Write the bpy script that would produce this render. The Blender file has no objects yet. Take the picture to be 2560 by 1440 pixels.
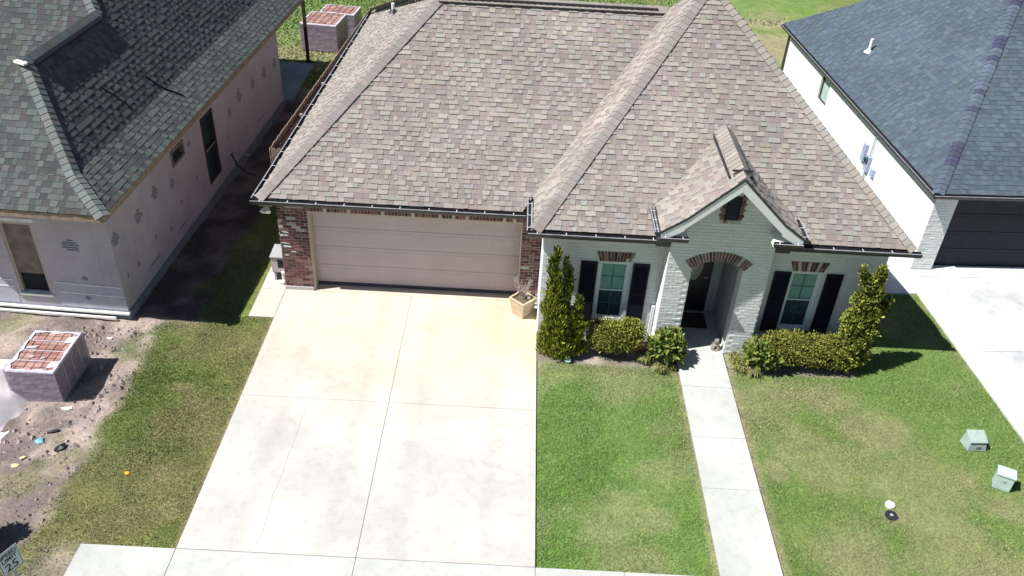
import bpy, bmesh, math, random
import numpy as np
from mathutils import Vector, Matrix

random.seed(7)
rng = np.random.default_rng(11)
SC = bpy.context.scene
COL = SC.collection

# ------------------------------------------------------------------ camera
CAM_LOC = Vector((4.63004, -16.54689, 12.02655))
YAW, PITCH, ROLL, FPX = 0.0053244, 0.6136692, 0.0571443, 2129.61
fwd = Vector((math.sin(YAW) * math.cos(PITCH), math.cos(YAW) * math.cos(PITCH), -math.sin(PITCH)))
rt = Vector((math.cos(YAW), -math.sin(YAW), 0.0))
up = rt.cross(fwd)
cr, sr = math.cos(ROLL), math.sin(ROLL)
R_ = rt * cr + up * sr
U_ = up * cr - rt * sr
cam = bpy.data.cameras.new('camera')
cam.sensor_width = 36.0
cam.lens = 36.0 * FPX / 2560.0
cam.clip_start = 0.1
cam.clip_end = 2000.0
cam_ob = bpy.data.objects.new('camera', cam)
cam_ob.matrix_world = Matrix(((R_.x, U_.x, -fwd.x, CAM_LOC.x), (R_.y, U_.y, -fwd.y, CAM_LOC.y),
                              (R_.z, U_.z, -fwd.z, CAM_LOC.z), (0, 0, 0, 1)))
COL.objects.link(cam_ob)
SC.camera = cam_ob

# ------------------------------------------------------------------ sky, sun, exposure
SUN_EL, SUN_AZ = math.radians(55.0), math.radians(17.0)       # light travels towards +x and a little +y
travel = Vector((math.cos(SUN_AZ) * math.cos(SUN_EL), math.sin(SUN_AZ) * math.cos(SUN_EL), -math.sin(SUN_EL)))
world = bpy.data.worlds.new('World')
SC.world = world
world.use_nodes = True
wn = world.node_tree
for n in list(wn.nodes):
    wn.nodes.remove(n)
sky = wn.nodes.new('ShaderNodeTexSky')
sky.sky_type = 'NISHITA'
sky.sun_disc = False
sky.sun_elevation = SUN_EL
sv = -travel
sky.sun_rotation = math.atan2(sv.x, sv.y)
sky.altitude = 10.0
sky.air_density = 1.0
sky.dust_density = 0.3
bg = wn.nodes.new('ShaderNodeBackground')
bg.inputs['Strength'].default_value = 0.05
wo = wn.nodes.new('ShaderNodeOutputWorld')
wn.links.new(sky.outputs[0], bg.inputs[0])
wn.links.new(bg.outputs[0], wo.inputs[0])

sun = bpy.data.lights.new('sun', 'SUN')
sun.energy = 5.0
sun.angle = math.radians(0.5)
sun.color = (1.0, 0.97, 0.92)
sun_ob = bpy.data.objects.new('sun', sun)
sun_ob.rotation_euler = travel.to_track_quat('-Z', 'Y').to_euler()
sun_ob.location = (-20, -10, 30)
COL.objects.link(sun_ob)

SC.view_settings.view_transform = 'Standard'
SC.view_settings.look = 'None'
SC.view_settings.exposure = 0.72
SC.view_settings.gamma = 1.0
SC.view_settings.use_curve_mapping = False
SC.render.engine = 'CYCLES'
SC.cycles.max_bounces = 6
SC.cycles.transparent_max_bounces = 8

# ------------------------------------------------------------------ materials
def nt(name):
    m = bpy.data.materials.new(name)
    m.use_nodes = True
    t = m.node_tree
    b = t.nodes['Principled BSDF']
    return m, t, b

def link(t, a, b):
    t.links.new(a, b)

def tcoord(t, scale=1.0, sc3=None):
    tc = t.nodes.new('ShaderNodeTexCoord')
    mp = t.nodes.new('ShaderNodeMapping')
    mp.inputs['Scale'].default_value = sc3 if sc3 else (scale,) * 3
    link(t, tc.outputs['Object'], mp.inputs['Vector'])
    return mp.outputs['Vector']

def noise(t, vec, scale, detail=4.0, rough=0.55):
    n = t.nodes.new('ShaderNodeTexNoise')
    n.inputs['Scale'].default_value = scale
    n.inputs['Detail'].default_value = detail
    n.inputs['Roughness'].default_value = rough
    if vec is not None:
        link(t, vec, n.inputs['Vector'])
    return n.outputs['Fac']

def ramp(t, fac, stops):
    r = t.nodes.new('ShaderNodeValToRGB')
    els = r.color_ramp.elements
    while len(els) < len(stops):
        els.new(0.5)
    for e, (p, c) in zip(els, stops):
        e.position = p
        e.color = (*c, 1.0) if len(c) == 3 else c
    link(t, fac, r.inputs['Fac'])
    return r.outputs['Color']

def mix(t, fac, a, b, mode='MIX'):
    m = t.nodes.new('ShaderNodeMix')
    m.data_type = 'RGBA'
    m.blend_type = mode
    for s, v in ((m.inputs[0], fac), (m.inputs[6], a), (m.inputs[7], b)):
        if isinstance(v, (int, float)):
            s.default_value = v
        elif isinstance(v, tuple):
            s.default_value = (*v, 1.0) if len(v) == 3 else v
        else:
            link(t, v, s)
    return m.outputs[2]

def bump(t, b, h, strength=0.3, dist=0.01):
    n = t.nodes.new('ShaderNodeBump')
    n.inputs['Strength'].default_value = strength
    n.inputs['Distance'].default_value = dist
    link(t, h, n.inputs['Height'])
    link(t, n.outputs['Normal'], b.inputs['Normal'])

def simple(name, col, rough=0.7, spec=0.3, metal=0.0, var=0.12, scale=6.0, bmp=0.0):
    m, t, b = nt(name)
    v = tcoord(t)
    f = noise(t, v, scale)
    lo = tuple(c * (1 - var) for c in col)
    hi = tuple(min(1, c * (1 + var)) for c in col)
    link(t, ramp(t, f, [(0.3, lo), (0.7, hi)]), b.inputs['Base Color'])
    b.inputs['Roughness'].default_value = rough
    b.inputs['Specular IOR Level'].default_value = spec
    b.inputs['Metallic'].default_value = metal
    if bmp:
        bump(t, b, noise(t, v, scale * 8), bmp, 0.005)
    return m

def tinted(name, source, rough=0.9, spec=0.15, grain=60.0, gamt=0.35, extra=None):
    """colour of each piece: 'obj' = the object's own colour, 'attr' = the 'tint' colour stored on the mesh"""
    m, t, b = nt(name)
    if source == 'obj':
        o = t.nodes.new('ShaderNodeObjectInfo')
        c = o.outputs['Color']
    else:
        a = t.nodes.new('ShaderNodeAttribute')
        a.attribute_name = 'tint'
        c = a.outputs['Color']
    tc = t.nodes.new('ShaderNodeNewGeometry')
    f = noise(t, tc.outputs['Position'], grain, 3.0, 0.7)
    g = ramp(t, f, [(0.25, (1 - gamt,) * 3), (0.75, (1 + gamt * 0.6,) * 3)])
    c = mix(t, 1.0, c, g, 'MULTIPLY')
    if extra:
        c = extra(t, tc.outputs['Position'], c)
    link(t, c, b.inputs['Base Color'])
    b.inputs['Roughness'].default_value = rough
    b.inputs['Specular IOR Level'].default_value = spec
    bump(t, b, f, 0.25, 0.004)
    return m

def weather(t, p, c):
    f = noise(t, p, 0.6, 3.0, 0.6)
    return mix(t, 1.0, c, ramp(t, f, [(0.3, (0.86, 0.85, 0.84)), (0.7, (1.1, 1.1, 1.09))]), 'MULTIPLY')

M = {}
M['sh_o'] = tinted('shingle_piece', 'obj', extra=weather)
M['sh_a'] = tinted('shingle_field', 'attr', extra=weather)
M['br_o'] = tinted('brick_piece', 'obj', grain=45, gamt=0.45)
M['br_a'] = tinted('brick_field', 'attr', grain=45, gamt=0.45)
M['leaf'] = tinted('leaf', 'attr', rough=0.6, spec=0.25, grain=25, gamt=0.25)
M['deck'] = simple('roof_felt', (0.12, 0.11, 0.10), 0.95, 0.1)
M['mortar'] = simple('mortar', (0.50, 0.46, 0.42), 0.95, 0.1, bmp=0.3)

def painted(name, col):
    m, t, b = nt(name)
    v = tcoord(t)
    f = noise(t, v, 1.3, 5.0, 0.6)
    g = noise(t, v, 30.0, 3.0)
    c = ramp(t, f, [(0.3, tuple(x * 0.88 for x in col)), (0.7, col)])
    c = mix(t, 1.0, c, ramp(t, g, [(0.3, (0.93, 0.93, 0.93)), (0.6, (1, 1, 1))]), 'MULTIPLY')
    link(t, c, b.inputs['Base Color'])
    b.inputs['Roughness'].default_value = 0.75
    b.inputs['Specular IOR Level'].default_value = 0.25
    bump(t, b, g, 0.35, 0.006)
    return m
M['white_brick'] = painted('white_paint_on_brick', (0.61, 0.63, 0.62))
M['white_brick2'] = painted('bright_white_paint_on_brick', (0.80, 0.81, 0.80))
M['trim'] = simple('white_trim_paint', (0.70, 0.72, 0.72), 0.5, 0.4, var=0.05)
M['bronze'] = simple('dark_bronze_metal', (0.028, 0.027, 0.032), 0.45, 0.5, var=0.2)
M['gut_in'] = simple('gutter_inside_metal_and_highlight', (0.30, 0.31, 0.34), 0.45, 0.5, var=0.25)
M['hanger'] = simple('bright_aluminium', (0.52, 0.53, 0.54), 0.35, 0.5, var=0.05)
M['soffit'] = simple('soffit_paint', (0.45, 0.44, 0.42), 0.7)
M['taupe'] = simple('taupe_door_paint', (0.465, 0.40, 0.41), 0.55, 0.35, var=0.05, scale=2.0)
M['jamb'] = simple('beige_jamb_paint', (0.46, 0.40, 0.32), 0.6, 0.3, var=0.06)
M['seal'] = simple('dark_rubber_seal', (0.05, 0.05, 0.075), 0.7)
M['shutter'] = simple('black_shutter_paint', (0.006, 0.0065, 0.013), 0.55, 0.2, var=0.1)
M['frame'] = simple('white_vinyl', (0.62, 0.68, 0.69), 0.4, 0.4, var=0.04)
M['dark_room'] = simple('dark_interior', (0.02, 0.022, 0.028), 0.9)
M['door_paint'] = simple('dark_front_door', (0.012, 0.011, 0.014), 0.35, 0.5, var=0.2)
M['plaster'] = simple('porch_plaster', (0.34, 0.36, 0.36), 0.8)
M['dark_board'] = simple('dark_garage_paint', (0.012, 0.013, 0.022), 0.6, 0.3, var=0.15, scale=3)
M['rawwood'] = simple('raw_lumber', (0.29, 0.22, 0.165), 0.8, 0.2, var=0.3, scale=9)
M['darkwood'] = simple('dark_weathered_wood', (0.06, 0.045, 0.04), 0.85, 0.2, var=0.3, scale=9)
M['osb'] = simple('sheathing_board', (0.20, 0.17, 0.145), 0.85, 0.2, var=0.3, scale=5)
M['scrap_white'] = simple('white_scrap', (0.75, 0.75, 0.72), 0.7)
M['scrap_yellow'] = simple('yellow_scrap', (0.75, 0.62, 0.28), 0.7)
M['scrap_orange'] = simple('orange_scrap', (0.75, 0.36, 0.03), 0.7)
M['scrap_blue'] = simple('blue_plastic', (0.16, 0.42, 0.62), 0.45, 0.4)
M['scrap_black'] = simple('black_plastic', (0.02, 0.02, 0.03), 0.5, 0.4)
M['green_box'] = simple('pale_green_metal', (0.42, 0.55, 0.50), 0.5, 0.4, var=0.08)
M['green_box2'] = simple('faded_green_fibreglass', (0.30, 0.37, 0.34), 0.6, 0.3, var=0.15)
M['grey_metal'] = simple('grey_metal', (0.34, 0.34, 0.36), 0.45, 0.5, var=0.08)
M['blue_metal'] = simple('weathered_galvanised', (0.30, 0.36, 0.50), 0.45, 0.5, var=0.15)
M['pvc'] = simple('white_pvc', (0.75, 0.76, 0.74), 0.4, 0.4, var=0.04)
M['planter'] = simple('tan_cast_stone', (0.47, 0.38, 0.27), 0.85, 0.2, var=0.15, bmp=0.3)
M['soil'] = simple('potting_soil', (0.12, 0.09, 0.075), 0.95, 0.1, var=0.4, scale=25, bmp=0.6)
M['twig'] = simple('dry_twig', (0.36, 0.31, 0.29), 0.9, 0.1, var=0.3, scale=20)
M['bark'] = simple('bark', (0.10, 0.07, 0.05), 0.95, 0.1, var=0.3, scale=20)
M['statue'] = simple('carved_stone', (0.22, 0.20, 0.175), 0.8, 0.2, var=0.5, scale=14)
M['mat'] = simple('brown_coir', (0.05, 0.038, 0.032), 0.95, 0.1, var=0.4, scale=30)
M['mat2'] = simple('tan_coir_pattern', (0.13, 0.10, 0.085), 0.95, 0.1, var=0.3, scale=30)
M['picket'] = simple('cedar_picket', (0.33, 0.25, 0.21), 0.85, 0.2, var=0.3, scale=4)
M['sign_white'] = simple('sign_sheet', (0.52, 0.60, 0.66), 0.5, 0.4, var=0.05)
M['sign_ink'] = simple('sign_ink', (0.03, 0.03, 0.05), 0.5, 0.3)
M['lamp_white'] = simple('white_lamp_housing', (0.72, 0.70, 0.62), 0.4, 0.4, var=0.05)
M['sand'] = simple('pale_sand', (0.68, 0.63, 0.65), 0.95, 0.1, var=0.12, scale=5, bmp=0.6)

def glass(name, tint, rough=0.05):
    m, t, b = nt(name)
    v = tcoord(t)
    f = noise(t, v, 2.0, 2.0)
    link(t, ramp(t, f, [(0.3, tuple(c * 0.9 for c in tint)), (0.7, tint)]), b.inputs['Base Color'])
    b.inputs['Roughness'].default_value = rough
    b.inputs['Specular IOR Level'].default_value = 0.6
    return m
M['muntin'] = simple('grille_bar', (0.07, 0.125, 0.125), 0.5, 0.3, var=0.05)
M['glass_blind'] = glass('glass_over_pale_blind', (0.155, 0.33, 0.30), 0.08)
M['glass_dark'] = glass('dark_glass', (0.022, 0.055, 0.068), 0.06)
M['glass_rh'] = glass('pale_glass', (0.40, 0.52, 0.50), 0.1)
M['leaded'] = glass('leaded_door_glass', (0.30, 0.31, 0.24), 0.15)

def concrete(name, col, warm=None, dirty=0.25):
    m, t, b = nt(name)
    g = t.nodes.new('ShaderNodeNewGeometry')
    p = g.outputs['Position']
    f1 = noise(t, p, 0.55, 5.0, 0.62)
    f2 = noise(t, p, 5.0, 5.0, 0.7)
    f3 = noise(t, p, 70.0, 2.0)
    c = ramp(t, f1, [(0.32, tuple(x * (1 - dirty) for x in col)), (0.62, col)])
    c = mix(t, 1.0, c, ramp(t, f2, [(0.28, (0.86, 0.86, 0.87)), (0.5, (1, 1, 1)), (0.8, (1.04, 1.03, 1.02))]), 'MULTIPLY')
    c = mix(t, 1.0, c, ramp(t, f3, [(0.2, (0.93, 0.93, 0.93)), (0.6, (1, 1, 1))]), 'MULTIPLY')
    if warm:
        c = warm(t, p, c)
    link(t, c, b.inputs['Base Color'])
    b.inputs['Roughness'].default_value = 0.9
    b.inputs['Specular IOR Level'].default_value = 0.2
    bump(t, b, f3, 0.2, 0.003)
    return m

def spot(t, p, centre, radius, soft, nscale=1.5, namp=0.5):
    """0..1 mask of a blotch with a ragged rim"""
    d = t.nodes.new('ShaderNodeVectorMath')
    d.operation = 'DISTANCE'
    link(t, p, d.inputs[0])
    d.inputs[1].default_value = centre
    n = noise(t, p, nscale, 4.0, 0.6)
    a = t.nodes.new('ShaderNodeMath')
    a.operation = 'MULTIPLY_ADD'
    link(t, n, a.inputs[0])
    a.inputs[1].default_value = namp
    link(t, d.outputs['Value'], a.inputs[2])
    mr = t.nodes.new('ShaderNodeMapRange')
    mr.inputs['From Min'].default_value = radius + soft
    mr.inputs['From Max'].default_value = radius
    link(t, a.outputs[0], mr.inputs['Value'])
    return mr.outputs[0]

def drive_glare_stains(t, p, c):
    w = spot(t, p, (2.6, 0.4, 0.0), 2.4, 3.4)  # warm brighter patch by the garage: sun glare painted into the concrete
    c = mix(t, w, c, mix(t, 1.0, c, (1.20, 1.08, 0.93), 'MULTIPLY'))
    y = spot(t, p, (5.2, -1.1, 0.0), 0.45, 1.5, 2.0, 0.6)
    yk = t.nodes.new('ShaderNodeMath')
    yk.operation = 'MULTIPLY'
    link(t, y, yk.inputs[0])
    yk.inputs[1].default_value = 0.5
    c = mix(t, yk.outputs[0], c, (0.58, 0.44, 0.20))
    # tyre-worn tracks and fine broom lines along the drive
    sx = t.nodes.new('ShaderNodeSeparateXYZ')
    link(t, p, sx.inputs[0])
    for xc in (0.25, 1.75, 2.95, 4.45):
        d1 = t.nodes.new('ShaderNodeMath'); d1.operation = 'SUBTRACT'
        link(t, sx.outputs['X'], d1.inputs[0]); d1.inputs[1].default_value = xc
        d2 = t.nodes.new('ShaderNodeMath'); d2.operation = 'ABSOLUTE'
        link(t, d1.outputs[0], d2.inputs[0])
        mr = t.nodes.new('ShaderNodeMapRange')
        mr.inputs['From Min'].default_value = 0.24; mr.inputs['From Max'].default_value = 0.05
        mr.inputs['To Max'].default_value = 0.5
        link(t, d2.outputs[0], mr.inputs['Value'])
        nn = noise(t, p, 1.7, 5.0, 0.7)
        m2 = t.nodes.new('ShaderNodeMath'); m2.operation = 'MULTIPLY'
        link(t, mr.outputs[0], m2.inputs[0]); link(t, nn, m2.inputs[1])
        c = mix(t, m2.outputs[0], c, mix(t, 1.0, c, (0.72, 0.72, 0.75), 'MULTIPLY'))
    for (x, yy, r, s) in ((-0.25, -6.3, 0.15, 0.9), (3.4, -5.2, 0.2, 1.1), (0.3, -5.0, 0.1, 0.9), (4.9, -7.3, 0.1, 0.8)):
        k = spot(t, p, (x, yy, 0.0), r, s, 3.0, 0.7)
        km = t.nodes.new('ShaderNodeMath')
        km.operation = 'MULTIPLY'
        link(t, k, km.inputs[0])
        km.inputs[1].default_value = 0.45
        c = mix(t, km.outputs[0], c, (0.33, 0.33, 0.36))
    return c
M['drive'] = concrete('driveway_concrete', (0.505, 0.49, 0.46), drive_glare_stains, 0.20)
M['film_edge'] = simple('folded_wrap_film', (0.56, 0.53, 0.60), 0.35, 0.4, var=0.15)
M['crackfill'] = simple('crack_grey', (0.34, 0.33, 0.32), 0.95, 0.1, var=0.1)  # plain grey of the hairline cracks
M['jointfill'] = simple('joint_filler', (0.25, 0.235, 0.22), 0.95, 0.1, var=0.2)
M['walkc'] = concrete('walk_concrete', (0.47, 0.48, 0.46), None, 0.18)
M['drive2'] = concrete('new_concrete', (0.60, 0.61, 0.62), None, 0.45)
M['shadec'] = concrete('shade_toned_concrete', (0.17, 0.17, 0.185), None, 0.3)
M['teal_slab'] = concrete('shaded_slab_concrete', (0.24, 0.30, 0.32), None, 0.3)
M['asphalt'] = concrete('asphalt', (0.05, 0.05, 0.052), None, 0.2)
M['slabedge'] = concrete('slab_edge_concrete', (0.20, 0.23, 0.27), None, 0.3)

def film():
    m, t, b = nt('clear_wrap')
    out = t.nodes['Material Output']
    tr = t.nodes.new('ShaderNodeBsdfTransparent')
    mx = t.nodes.new('ShaderNodeMixShader')
    v = tcoord(t, sc3=(3.0, 3.0, 5.0))
    f = noise(t, v, 3.0, 4.0, 0.7)
    r = ramp(t, f, [(0.45, (0.55,) * 3), (0.72, (0.88,) * 3)])
    b.inputs['Base Color'].default_value = (0.34, 0.30, 0.385, 1)
    b.inputs['Roughness'].default_value = 0.3
    link(t, r, mx.inputs[0])
    link(t, tr.outputs[0], mx.inputs[1])
    link(t, b.outputs[0], mx.inputs[2])
    link(t, mx.outputs[0], out.inputs['Surface'])
    return m
M['film'] = film()

def wrapmat():
    m, t, b = nt('house_wrap')
    v = tcoord(t)
    f = noise(t, v, 1.1, 5.0, 0.6)
    g = noise(t, v, 9.0, 4.0, 0.6)
    c = ramp(t, f, [(0.3, (0.39, 0.36, 0.40)), (0.7, (0.50, 0.465, 0.505))])
    c = mix(t, 1.0, c, ramp(t, g, [(0.3, (0.92, 0.92, 0.94)), (0.65, (1, 1, 1))]), 'MULTIPLY')
    link(t, c, b.inputs['Base Color'])
    b.inputs['Roughness'].default_value = 0.6
    bump(t, b, f, 0.3, 0.03)
    return m
M['wrap'] = wrapmat()
M['wrap_band'] = simple('house_wrap_band', (0.44, 0.44, 0.52), 0.5, 0.3, var=0.12, scale=3)
M['print'] = simple('house_wrap_print', (0.145, 0.16, 0.20), 0.7, 0.2, var=0.3, scale=18)

def groundmat():
    m, t, b = nt('lawn_soil')
    a = t.nodes.new('ShaderNodeAttribute')
    a.attribute_name = 'tint'
    g = t.nodes.new('ShaderNodeNewGeometry')
    p = g.outputs['Position']
    f1 = noise(t, p, 2.2, 6.0, 0.7)
    f2 = noise(t, p, 16.0, 5.0, 0.7)
    f3 = noise(t, p, 60.0, 3.0, 0.7)
    c = mix(t, 1.0, a.outputs['Color'], ramp(t, f1, [(0.3, (0.72, 0.74, 0.76)), (0.7, (1.25, 1.2, 1.15))]), 'MULTIPLY')
    c = mix(t, 1.0, c, ramp(t, f2, [(0.28, (0.55, 0.56, 0.58)), (0.55, (1, 1, 1)), (0.8, (1.3, 1.28, 1.22))]), 'MULTIPLY')
    c = mix(t, 1.0, c, ramp(t, f3, [(0.3, (0.75, 0.75, 0.75)), (0.65, (1.1, 1.1, 1.1))]), 'MULTIPLY')
    link(t, c, b.inputs['Base Color'])
    b.inputs['Roughness'].default_value = 0.95
    b.inputs['Specular IOR Level'].default_value = 0.1
    bump(t, b, f2, 0.8, 0.03)
    return m
M['ground'] = groundmat()

# ------------------------------------------------------------------ mesh builder and scene helpers
class MB:
    def __init__(s):
        s.v, s.f, s.c = [], [], []
    def add(s, vs, fs, col=None):
        o = len(s.v)
        s.v += [tuple(p) for p in vs]
        s.f += [tuple(o + i for i in f) for f in fs]
        s.c += [col or (0.5, 0.5, 0.5)] * len(vs)
    def box(s, a, b, col=None):
        (x0, y0, z0), (x1, y1, z1) = a, b
        s.add([(x0, y0, z0), (x1, y0, z0), (x1, y1, z0), (x0, y1, z0), (x0, y0, z1), (x1, y0, z1), (x1, y1, z1), (x0, y1, z1)],
              [(0, 3, 2, 1), (4, 5, 6, 7), (0, 1, 5, 4), (1, 2, 6, 5), (2, 3, 7, 6), (3, 0, 4, 7)], col)
        return s
    def obox(s, c, ax, ay, az, col=None):
        """box by centre and three half-axis vectors"""
        c, ax, ay, az = Vector(c), Vector(ax), Vector(ay), Vector(az)
        vs = [c + ax * i + ay * j + az * k for k in (-1, 1) for j in (-1, 1) for i in (-1, 1)]
        s.add(vs, [(0, 2, 3, 1), (4, 5, 7, 6), (0, 1, 5, 4), (1, 3, 7, 5), (3, 2, 6, 7), (2, 0, 4, 6)], col)
        return s
    def prism(s, poly, d, col=None):
        """polygon (3D points) extruded by the vector d"""
        n = len(poly)
        P = [Vector(p) for p in poly]
        d = Vector(d)
        s.add(P + [p + d for p in P],
              [tuple(range(n - 1, -1, -1)), tuple(range(n, 2 * n))] + [(i, (i + 1) % n, n + (i + 1) % n, n + i) for i in range(n)], col)
        return s
    def tube(s, pts, r0, r1=None, n=8, col=None):
        r1 = r0 if r1 is None else r1
        P = [Vector(p) for p in pts]
        vs, fs = [], []
        for i, p in enumerate(P):
            t = (P[min(i + 1, len(P) - 1)] - P[max(i - 1, 0)]).normalized()
            a = t.cross(Vector((0, 0, 1)))
            if a.length < 1e-3:
                a = t.cross(Vector((1, 0, 0)))
            a.normalize()
            b = t.cross(a)
            r = r0 + (r1 - r0) * i / max(1, len(P) - 1)
            for k in range(n):
                w = 2 * math.pi * k / n
                vs.append(p + a * math.cos(w) * r + b * math.sin(w) * r)
        for i in range(len(P) - 1):
            for k in range(n):
                fs.append((i * n + k, i * n + (k + 1) % n, (i + 1) * n + (k + 1) % n, (i + 1) * n + k))
        fs.append(tuple(range(n - 1, -1, -1)))
        fs.append(tuple((len(P) - 1) * n + k for k in range(n)))
        s.add(vs, fs, col)
        return s
    def disc(s, c, r, h, n=16, r2=None, col=None):
        c = Vector(c)
        return s.tube([c, c + Vector((0, 0, h))], r, r if r2 is None else r2, n, col)
    def mesh(s, name, mat, fix=True):
        me = bpy.data.meshes.new(name)
        me.from_pydata(s.v, [], s.f)
        if isinstance(mat, (list, tuple)):
            for q in mat:
                me.materials.append(q)
        elif mat:
            me.materials.append(mat)
        at = me.color_attributes.new('tint', 'FLOAT_COLOR', 'POINT')
        arr = np.ones((len(s.v), 4), np.float32)
        arr[:, :3] = np.array(s.c, np.float32).reshape(-1, 3)
        at.data.foreach_set('color', arr.ravel())
        if fix:
            bm = bmesh.new()
            bm.from_mesh(me)
            bmesh.ops.recalc_face_normals(bm, faces=bm.faces)
            bm.to_mesh(me)
            bm.free()
        me.update()
        return me
    def build(s, name, mat, parent=None, fix=True, bevel=0.0):
        o = bpy.data.objects.new(name, s.mesh(name, mat, fix))
        COL.objects.link(o)
        if parent:
            o.parent = parent
        if bevel:
            b = o.modifiers.new('bevel', 'BEVEL')
            b.width = bevel
            b.segments = 2
            b.limit_method = 'ANGLE'
        return o

def tag(o, label=None, cat=None, group=None, kind=None):
    for k, v in (('label', label), ('category', cat), ('group', group), ('kind', kind)):
        if v:
            o[k] = v
    return o

def thing(name, label, cat, loc=(0, 0, 0), rz=0.0, group=None):
    o = bpy.data.objects.new(name, None)
    COL.objects.link(o)
    o.location = loc
    o.rotation_euler = (0, 0, rz)
    o.empty_display_size = 0.3
    return tag(o, label, cat, group)

def empty_part(name, parent):
    o = bpy.data.objects.new(name, None)
    COL.objects.link(o)
    o.parent = parent
    return o

def inst(name, me, parent, mat4, color=None):
    o = bpy.data.objects.new(name, me)
    COL.objects.link(o)
    o.parent = parent
    o.matrix_local = mat4
    if color:
        o.color = (*color, 1.0)
    return o

def copy_tree(o, parent=None):
    c = o.copy()
    COL.objects.link(c)
    if parent:
        c.parent = parent
    for ch in list(o.children):
        copy_tree(ch, c)
    return c

def basis(ex, ey, ez, o):
    return Matrix(((ex.x, ey.x, ez.x, o.x), (ex.y, ey.y, ez.y, o.y), (ex.z, ey.z, ez.z, o.z), (0, 0, 0, 1)))

def jit(c, a=0.1):
    k = 1 + random.uniform(-a, a)
    return tuple(max(0.003, x * k * (1 + random.uniform(-a, a) * 0.3)) for x in c)

# ---- shingles
def clip(poly, a, b):
    """keep the part of a 2D polygon left of the line a->b"""
    out = []
    n = len(poly)
    def side(p):
        return (b[0] - a[0]) * (p[1] - a[1]) - (b[1] - a[1]) * (p[0] - a[0])
    for i in range(n):
        p, q = poly[i], poly[(i + 1) % n]
        sp, sq = side(p), side(q)
        if sp >= -1e-9:
            out.append(p)
        if (sp > 1e-9 and sq < -1e-9) or (sp < -1e-9 and sq > 1e-9):
            t = sp / (sp - sq)
            out.append((p[0] + t * (q[0] - p[0]), p[1] + t * (q[1] - p[1])))
    return out

WID = (0.09, 0.115, 0.135, 0.16, 0.22)

class Roof:
    """collects the courses of all the planes of one roof; the largest pieces in view become objects"""
    def __init__(s, pal_hi, pal_lo, expo=0.115, thick=(0.008, 0.022)):
        s.pal_hi, s.pal_lo, s.expo, s.thick = pal_hi, pal_lo, expo, thick
        s.cand, s.rest = [], MB()
        s.meshes = {}
    def plane(s, pts, big=True):
        """pts: convex polygon, counter-clockwise seen from above; the first edge is the eave"""
        P = [Vector(p) for p in pts]
        ex = (P[1] - P[0]).normalized()
        n = None
        for i in range(2, len(P)):
            c = (P[1] - P[0]).cross(P[i] - P[0])
            if c.length > 1e-4:
                n = c.normalized()
                break
        if n.z < 0:
            n = -n
        ey = n.cross(ex)
        o = P[0]
        q = [((p - o).dot(ex), (p - o).dot(ey)) for p in P]
        if sum(q[i][0] * q[(i + 1) % len(q)][1] - q[(i + 1) % len(q)][0] * q[i][1] for i in range(len(q))) < 0:
            q.reverse()
        u0, u1 = min(a for a, b in q), max(a for a, b in q)
        v1 = max(b for a, b in q)
        rows = int(v1 / s.expo) + 1
        for k in range(rows):
            va = k * s.expo + random.uniform(-0.004, 0.004)
            vb = va + s.expo * 1.25
            u = u0 - random.uniform(0, 0.3)
            hi = random.random() < 0.5
            while u < u1:
                w = random.choice(WID)
                hi = (not hi) if random.random() < 0.72 else hi
                col = jit(random.choice(s.pal_hi if hi else s.pal_lo), 0.10)
                th = s.thick[1] if hi else s.thick[0]
                dv = random.uniform(-0.006, 0.006)
                quad = [(u, va + dv), (u + w - 0.003, va + dv), (u + w - 0.003, vb), (u, vb)]
                pc = quad
                for i in range(len(q)):
                    pc = clip(pc, q[i], q[(i + 1) % len(q)])
                    if len(pc) < 3:
                        break
                if len(pc) >= 3:
                    whole = len(pc) == 4 and all(min(abs(a[0] - b[0]) + abs(a[1] - b[1]) for b in quad) < 1e-6 for a in pc)
                    if whole and big:
                        s.cand.append((o, ex, ey, n, u, va + dv, w, vb - va - dv, th, col))
                    else:
                        s.wedge(o, ex, ey, n, pc, va, vb, th, col)
                u += w
    def wedge(s, o, ex, ey, n, pc, va, vb, th, col):
        k = len(pc)
        top = [o + ex * a + ey * b + n * (0.004 + th * max(0.0, 1 - (b - va) / (vb - va))) for a, b in pc]
        bot = [o + ex * a + ey * b - n * 0.006 for a, b in pc]
        s.rest.add(top + bot, [tuple(range(k))] + [(i, k + i, k + (i + 1) % k, (i + 1) % k) for i in range(k)], col)
    def finish(s, roof, count, key):
        s.cand.sort(key=key)
        for i, (o, ex, ey, n, u, v, w, h, th, col) in enumerate(s.cand):
            if i < count:
                kk = (round(w, 2), th)
                if kk not in s.meshes:
                    b = MB()
                    ww, hh = w - 0.003, s.expo * 1.25
                    b.add([(0, 0, 0.004 + th), (ww, 0, 0.004 + th), (ww, hh, 0.004), (0, hh, 0.004),
                           (0, 0, -0.006), (ww, 0, -0.006), (ww, hh, -0.006), (0, hh, -0.006)],
                          [(0, 1, 2, 3), (0, 4, 5, 1), (1, 5, 6, 2), (2, 6, 7, 3), (3, 7, 4, 0)])
                    s.meshes[kk] = b.mesh('shingle', M['sh_o'], False)
                inst('shingle', s.meshes[kk], roof, basis(ex, ey, n, o + ex * u + ey * v), col)
            else:
                s.wedge(o, ex, ey, n, [(u, v), (u + w - 0.003, v), (u + w - 0.003, v + h), (u, v + h)], v, v + h, th, col)
        r = s.rest.build('shingle_courses', M['sh_a'], roof, False)
        r['kind'] = 'stuff'

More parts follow.
